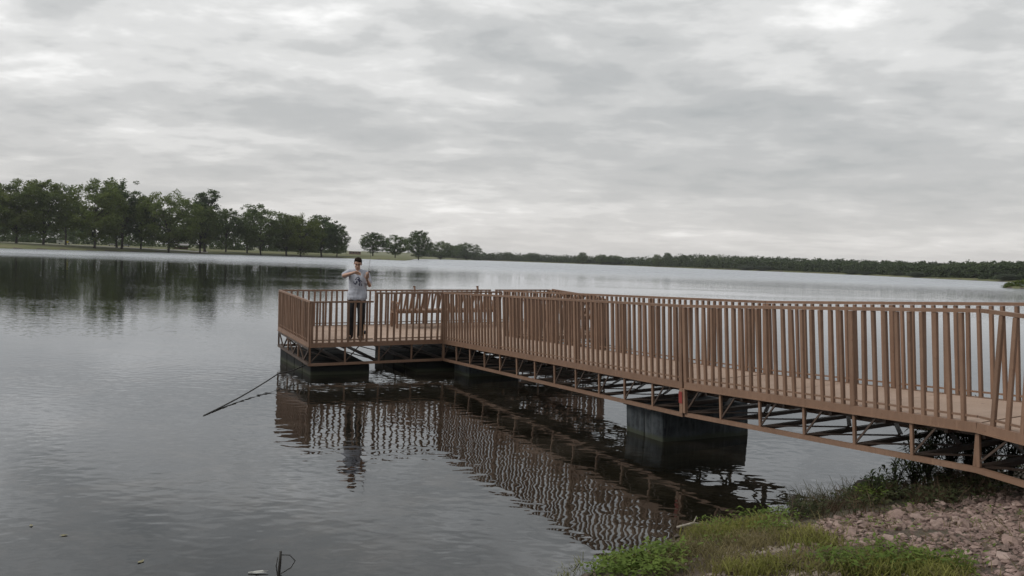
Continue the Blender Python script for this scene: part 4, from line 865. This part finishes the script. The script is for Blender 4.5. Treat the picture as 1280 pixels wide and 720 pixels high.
def to_px(x, y, z):
    d = Vector((x, y, z - CAM_H)); w = d.dot(FWD); return 640 + FPX * d.dot(RT) / w, 360 - FPX * d.dot(UP) / w
seen = [v for v in vis if to_px(v[0], v[1], .5)[0] < 1300 and to_px(v[0], v[1], .5)[1] < 735]
seen.sort(key=lambda v: -v[2] / math.hypot(v[0], v[1])); seen = seen[:285]
zz = height(np.array([v[0] for v in seen]), np.array([v[1] for v in seen]))
for (x, y, r_), z in zip(seen, zz):
    link('stone', random.choice(SM), GROUND, Matrix.Translation((x, y, z + r_ * random.uniform(.10, .32))) @ Matrix.Rotation(random.uniform(0, 6.28), 4, 'Z') @ Matrix.Rotation(random.uniform(-.7, .7), 4, 'X') @ Matrix.Rotation(random.uniform(-.6, .6), 4, 'Y') @ Matrix.Scale(r_, 4))
def stone_field(name, P, R, mat, parent=None):
    base = [np.array([v.co[:] for v in m.vertices]) for m in SM]; tri = np.array([p.vertices[:] for p in SM[0].polygons]); Z = height(P[:, 0], P[:, 1]); V = []; F = []
    for i, (p, r) in enumerate(zip(P, R)):
        b = base[i % len(base)]; a = random.uniform(0, 6.28); c, s = math.cos(a), math.sin(a); t = random.uniform(-.4, .4); ct, st = math.cos(t), math.sin(t)
        q = b * r; q = q @ np.array([[1, 0, 0], [0, ct, -st], [0, st, ct]]).T @ np.array([[c, -s, 0], [s, c, 0], [0, 0, 1]]).T; V.append(q + np.array([p[0], p[1], Z[i] + r * .15])); F.append(tri + i * len(b))
    o = link(name, np_mesh(name, np.concatenate(V), np.concatenate(F), mat), parent); tag(o, kind='stuff'); return o
P1 = scatter(RUB, 4600, 1.8, -.12, 31); tag(stone_field('small_stones', P1, np.random.uniform(.012, .042, len(P1)), PINK2), 'pinkish broken stone chips filling the rubble patch at the lower right', 'rubble')
PALE2 = stone_mat('pale_limestone_chips', (0.12, 0.095, 0.075), (0.24, 0.195, 0.155), (0.38, 0.33, 0.27)); P2 = np.concatenate([scatter(STRIP, 1500, 2.2, -.03, 4), scatter(poly((860, 672), (985, 650), (1010, 690), (880, 700)), 500, 3, .0, 2)])
tag(stone_field('pale_pebbles', P2, np.random.uniform(.012, .045, len(P2)), PALE2), 'pale pebbles on the bare earth along the bottom of the bank', 'pebbles')
PB3 = scatter(poly((700, 735), (800, 690), (900, 655), (1000, 636), (1010, 645), (900, 668), (800, 705), (720, 760)), 260); tag(stone_field('waterline_stones', PB3, np.random.uniform(.02, .06, len(PB3)), stone_mat('wet_dark_stones', (0.04, 0.032, 0.025), (0.08, 0.062, 0.05), (0.13, 0.105, 0.085))), 'wet dark stones lying along the waterline', 'stones')

def blades(P, hgt, wid, per, lean, mat, name, label, cat, tuft=.05, droop=.5):
    n = len(P) * per; c = np.repeat(P, per, 0) + np.random.normal(size=(n, 2)) * tuft; z = height(c[:, 0], c[:, 1]) - .01; ok = z > -.06; c = c[ok]; z = z[ok]; n = len(c)
    h = hgt * np.random.uniform(.45, 1.25, n); a = np.random.uniform(0, 2 * np.pi, n); ld = np.stack([np.cos(a), np.sin(a)], 1) * (lean * np.random.uniform(.2, 1.2, n) * h)[:, None]
    b = np.random.uniform(0, 2 * np.pi, n); wv = np.stack([np.cos(b), np.sin(b), np.zeros(n)], 1) * (wid * np.random.uniform(.6, 1.3, n))[:, None]
    p0 = np.stack([c[:, 0], c[:, 1], z], 1); p1 = p0 + np.stack([ld[:, 0] * .35, ld[:, 1] * .35, h * .55], 1); p2 = p0 + np.stack([ld[:, 0] * .8, ld[:, 1] * .8, h * .9], 1); p3 = p0 + np.stack([ld[:, 0] * 1.35, ld[:, 1] * 1.35, h * (1 - droop * .25)], 1)
    v = np.stack([p0 - wv, p0 + wv, p1 - wv * .9, p1 + wv * .9, p2 - wv * .55, p2 + wv * .55, p3 - wv * .08, p3 + wv * .08], 1).reshape(-1, 3); k = np.arange(n)[:, None] * 8
    f = np.concatenate([k + [0, 1, 3, 2], k + [2, 3, 5, 4], k + [4, 5, 7, 6]], 0); o = link(name, np_mesh(name, v, f, mat)); tag(o, label, cat, kind='stuff'); return o
def leafy(P, hgt, size, per, mat, name, label, cat, rad=.07):
    n = len(P) * per; c = np.repeat(P, per, 0) + np.random.normal(size=(n, 2)) * rad; z = height(c[:, 0], c[:, 1]); ok = z > -.08; c = c[ok]; z = z[ok]; n = len(c)
    zz = z + hgt * np.random.random(n) ** .7; a = np.random.uniform(0, 2 * np.pi, n); el = np.random.uniform(-.3, .7, n); L_ = size * np.random.uniform(.6, 1.4, n)
    d = np.stack([np.cos(a) * np.cos(el), np.sin(a) * np.cos(el), np.sin(el)], 1); s = np.stack([-np.sin(a), np.cos(a), np.random.uniform(-.4, .4, n)], 1); p = np.stack([c[:, 0], c[:, 1], zz], 1)
    m_ = p + d * (L_ * .5)[:, None]; w = s * (L_ * .2)[:, None]; dr = np.zeros((n, 3)); dr[:, 2] = -L_ * .12
    v = np.stack([p, m_ - w, m_ + dr * .4, m_ + w, p + d * L_[:, None] + dr], 1).reshape(-1, 3); k = np.arange(n)[:, None] * 5
    f = np.concatenate([k + [0, 1, 2], k + [0, 2, 3], k + [1, 4, 2], k + [2, 4, 3]], 0); o = link(name, np_mesh(name, v, f, mat)); tag(o, label, cat, kind='stuff'); return o
GR1 = leaf_mat('fresh_bank_grass', (0.100, 0.115, 0.030), (0.200, 0.215, 0.050), (0.32, 0.30, 0.10), 2.2); GR2 = leaf_mat('mixed_dry_grass', (0.11, 0.100, 0.045), (0.20, 0.175, 0.080), (0.34, 0.27, 0.15), 2.5)
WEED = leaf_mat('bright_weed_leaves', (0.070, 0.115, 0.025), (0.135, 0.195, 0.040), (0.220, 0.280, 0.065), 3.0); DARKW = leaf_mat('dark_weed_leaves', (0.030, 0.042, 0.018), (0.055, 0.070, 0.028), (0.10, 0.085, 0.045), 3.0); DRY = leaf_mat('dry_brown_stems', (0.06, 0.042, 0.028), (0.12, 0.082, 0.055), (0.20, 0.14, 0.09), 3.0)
G1 = poly((770, 712), (840, 690), (880, 655), (950, 652), (1000, 668), (1060, 690), (1150, 700), (1212, 712), (1200, 735), (1010, 722), (850, 724))
blades(scatter(G1, 560, 2.3, .03, 1), .11, .0045, 13, .7, GR1, 'bank_grass', 'bright green grass growing over the near bank', 'grass')
blades(scatter(G1, 520, 2.3, -.02, 6), .10, .0035, 9, 1.1, GR2, 'dry_grass', 'yellowed dry grass mixed into the green bank grass', 'grass')
leafy(scatter(poly((740, 722), (775, 700), (850, 690), (850, 724), (760, 740)), 46, 2.6, -.02, 2), .13, .055, 34, WEED, 'low_weeds', 'bright leafy weeds at the water edge left of the bank', 'weeds')
leafy(scatter(poly((870, 690), (885, 655), (960, 645), (1000, 660), (990, 680)), 42, 3.0, .0, 3), .12, .045, 26, WEED, 'water_edge_weeds', 'yellow green weeds on the hump of the bank above the water', 'weeds')
leafy(scatter(poly((1020, 700), (1100, 694), (1205, 708), (1200, 722), (1030, 724)), 44, 2.8, .0, 8), .13, .05, 26, WEED, 'bank_weeds', 'fresh green weeds in front of the pink rubble', 'weeds')
E1 = poly((985, 655), (1010, 640), (1060, 626), (1110, 612), (1175, 600), (1240, 592), (1420, 580), (1420, 612), (1300, 622), (1200, 636), (1110, 645), (1040, 656))
blades(scatter(E1, 300, 2.2, -.05, 12), .20, .0035, 9, 1.1, DRY, 'dry_stems', 'brown dry stems along the shore under the pier', 'dead stems')
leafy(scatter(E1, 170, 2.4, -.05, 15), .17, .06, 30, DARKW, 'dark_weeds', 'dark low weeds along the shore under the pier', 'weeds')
leafy(scatter(poly((1060, 632), (1078, 612), (1112, 612), (1110, 634)), 26), .17, .06, 40, WEED, 'green_clump', 'bright green weed clump beside the dark boulder', 'weeds', .04)
blades(scatter(poly((640, 740), (680, 700), (740, 700), (735, 740)), 16), .10, .004, 8, 1.0, GR1, 'pond_weed', 'green water weed tips poking out near the lower edge', 'water weed')
blades(scatter(poly((975, 650), (1000, 638), (1060, 622), (1080, 632), (1010, 652)), 50), .26, .003, 8, .9, leaf_mat('grey_green_stems', (0.05, 0.052, 0.032), (0.085, 0.09, 0.055), (0.13, 0.12, 0.075), 3.0), 'tall_weeds', 'tall thin weeds standing against the water left of the saplings', 'weeds')
leafy(scatter(RUB, 44, None), .07, .035, 14, WEED, 'rubble_weeds', 'small weeds sprouting between the pink stones', 'weeds', .03)

leafy(scatter(poly((760, 730), (860, 670), (1000, 650), (1180, 630), (1400, 610), (1450, 760), (800, 780)), 420, 1.5, -.02, 41), .012, .035, 7, DRY, 'leaf_litter', 'brown dead leaves and litter lying over the bank and rubble', 'leaf litter', .09)
blades(scatter(RUB, 90, 1.5, .0, 17), .09, .003, 7, 1.4, GR2, 'rubble_grass', 'sparse dry grass wisps growing among the broken stones', 'grass')
def sapling(px, py, h, nst, spread, label, leafm, lsize=.098):
    p = hit(px, py); z = hz(*p); r = empty('willow_sapling', Matrix.Translation((p[0], p[1], z))); tag(r, label, 'sapling', 'willow saplings growing under the last pier span')
    st = MB(); lv = MB()
    for i in range(nst):
        a = random.uniform(0, 6.28); hh = h * random.uniform(.55, 1.05); sp = spread * random.uniform(.3, 1.1); pts = []
        for k in range(7): t = k / 6; pts.append(Vector((math.cos(a) * sp * t ** 1.5, math.sin(a) * sp * t ** 1.5, hh * (t - .22 * t ** 3) / .8)))
        st.tube(pts, [.006 * (1 - .8 * k / 6) + .001 for k in range(7)], 5); n = int(hh / .015)
        for k in range(n):
            t = .22 + .78 * k / n; q = t * 6; j = min(5, int(q)); c = pts[j].lerp(pts[j + 1], q - j); d0 = (pts[j + 1] - pts[j]).normalized(); aa = k * 2.4 + random.uniform(-.5, .5)
            sd = d0.orthogonal().normalized(); sd = Matrix.Rotation(aa, 3, d0) @ sd; dd = (sd + d0 * random.uniform(.3, 1.0)).normalized(); L_ = lsize * random.uniform(.6, 1.3); w = dd.cross(Vector((0, 0, 1)))
            w = (w.normalized() if w.length > .1 else Vector((1, 0, 0))) * L_ * .11; m1 = c + dd * L_ * .45 + Vector((0, 0, L_ * .05)); e = c + dd * L_ + Vector((0, 0, -L_ * .22))
            lv.add([c, m1 - w, m1 + w, e], [(0, 1, 3, 2)])
    st.build('stem', BARK, r); lv.build('leaves', leafm, r); return r
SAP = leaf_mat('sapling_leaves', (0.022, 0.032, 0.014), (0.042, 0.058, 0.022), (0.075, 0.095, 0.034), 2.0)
for px, py, h, n, sp, lab in [(1094, 630, .36, 6, .14, 'small sapling with drooping leaves at the left end of the thicket'), (1118, 624, .44, 8, .17, 'feathery sapling against the water between boulder and thicket'), (1142, 618, .62, 12, .24, 'knee high sapling just left of the dense thicket'),
        (1160, 612, .80, 16, .30, 'sapling reaching up to the lower chord of the last span'), (1186, 608, .92, 20, .32, 'dense sapling growing up into the truss, left of the span joint'), (1208, 605, .95, 20, .34, 'dense sapling behind the truss post near the span joint'),
        (1234, 606, .92, 18, .32, 'dark sapling under the span joint'), (1262, 606, .88, 16, .30, 'green sapling near the right edge under the pier'), (1290, 606, .75, 11, .3, 'sapling cut by the right edge under the pier')]:
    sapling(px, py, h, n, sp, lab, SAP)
def rock(px, py, s, label, col):
    p = hit(px, py); z = hz(*p); bm = bmesh.new(); bmesh.ops.create_icosphere(bm, subdivisions=3, radius=1)
    for v in bm.verts:
        n = noise.noise(v.co * 1.3 + Vector((px, 0, 0))) * .35 + noise.noise(v.co * 3.5) * .12; v.co *= 1 + n; v.co = Vector((v.co.x * s[0], v.co.y * s[1], v.co.z * s[2]))
    me = bpy.data.meshes.new('boulder'); bm.to_mesh(me); bm.free(); me.materials.append(simple('boulder_stone', col, .8, .4, 6, bump=.6, bd=.02)); o = link('boulder', me, None, Matrix.Translation((p[0], p[1], z + s[2] * .3))); tag(o, label, 'boulder')
rock(1080, 622, (.14, .12, .15), 'dark rounded boulder among the weeds at the waterline', (.035, .032, .03))
# wooden stub standing in the shallows, driftwood and bleached twigs
p = hit(992, 640); b = MB(); b.tube([(p[0], p[1], -.2), (p[0] + .005, p[1], .05), (p[0] - .01, p[1], .13)], [.035, .032, .026], 8); tag(b.build('wooden_stub', BARK), 'short dark wooden stub standing in the shallows beside the bank', 'stub')
BLE = simple('bleached_wood', (.30, .27, .225), .85, .3, 30)
def stick(px, py, a, L_, r, label, name='driftwood', mat=None):
    p = hit(px, py); z = max(0.01, hz(*p)); b = MB(); c, s = math.cos(a), math.sin(a); b.tube([(p[0] - c * L_ / 2, p[1] - s * L_ / 2, z + .02), (p[0], p[1] + .01, z + .05), (p[0] + c * L_ / 2, p[1] + s * L_ / 2, z + .03)], [r, r * 1.1, r * .5], 6)
    b.tube([(p[0], p[1], z + .045), (p[0] + c * L_ * .2 - s * L_ * .2, p[1] + s * L_ * .2 + c * L_ * .2, z + .10)], [r * .6, r * .3], 5); tag(b.build(name, mat or BLE), label, 'driftwood')
stick(866, 664, .25, .34, .013, 'bleached piece of driftwood at the waterline left of the grass hump'); stick(843, 698, .8, .24, .006, 'thin white forked twig lying in front of the weeds'); stick(992, 716, -.7, .2, .007, 'short dark stick on the earth at the bottom edge', mat=BARK)
# ------------------------------------------------------------------ thin air haze over the whole lake
hm = bpy.data.materials.new('thin_haze'); hm.use_nodes = True
for n in list(hm.node_tree.nodes):
    if n.type == 'BSDF_PRINCIPLED': hm.node_tree.nodes.remove(n)
pv = hm.node_tree.nodes.new('ShaderNodeVolumePrincipled'); pv.inputs['Color'].default_value = (0.9, 0.92, 0.95, 1); pv.inputs['Density'].default_value = 0.00009; pv.inputs['Anisotropy'].default_value = 0.2
hm.node_tree.links.new(pv.outputs[0], [n for n in hm.node_tree.nodes if n.type == 'OUTPUT_MATERIAL'][0].inputs['Volume'])
b = MB(); b.box((-9200, -9200, -6), (9200, 9200, 46)); tag(b.build('haze', hm), kind='stuff')
SC.cycles.volume_bounces = 0
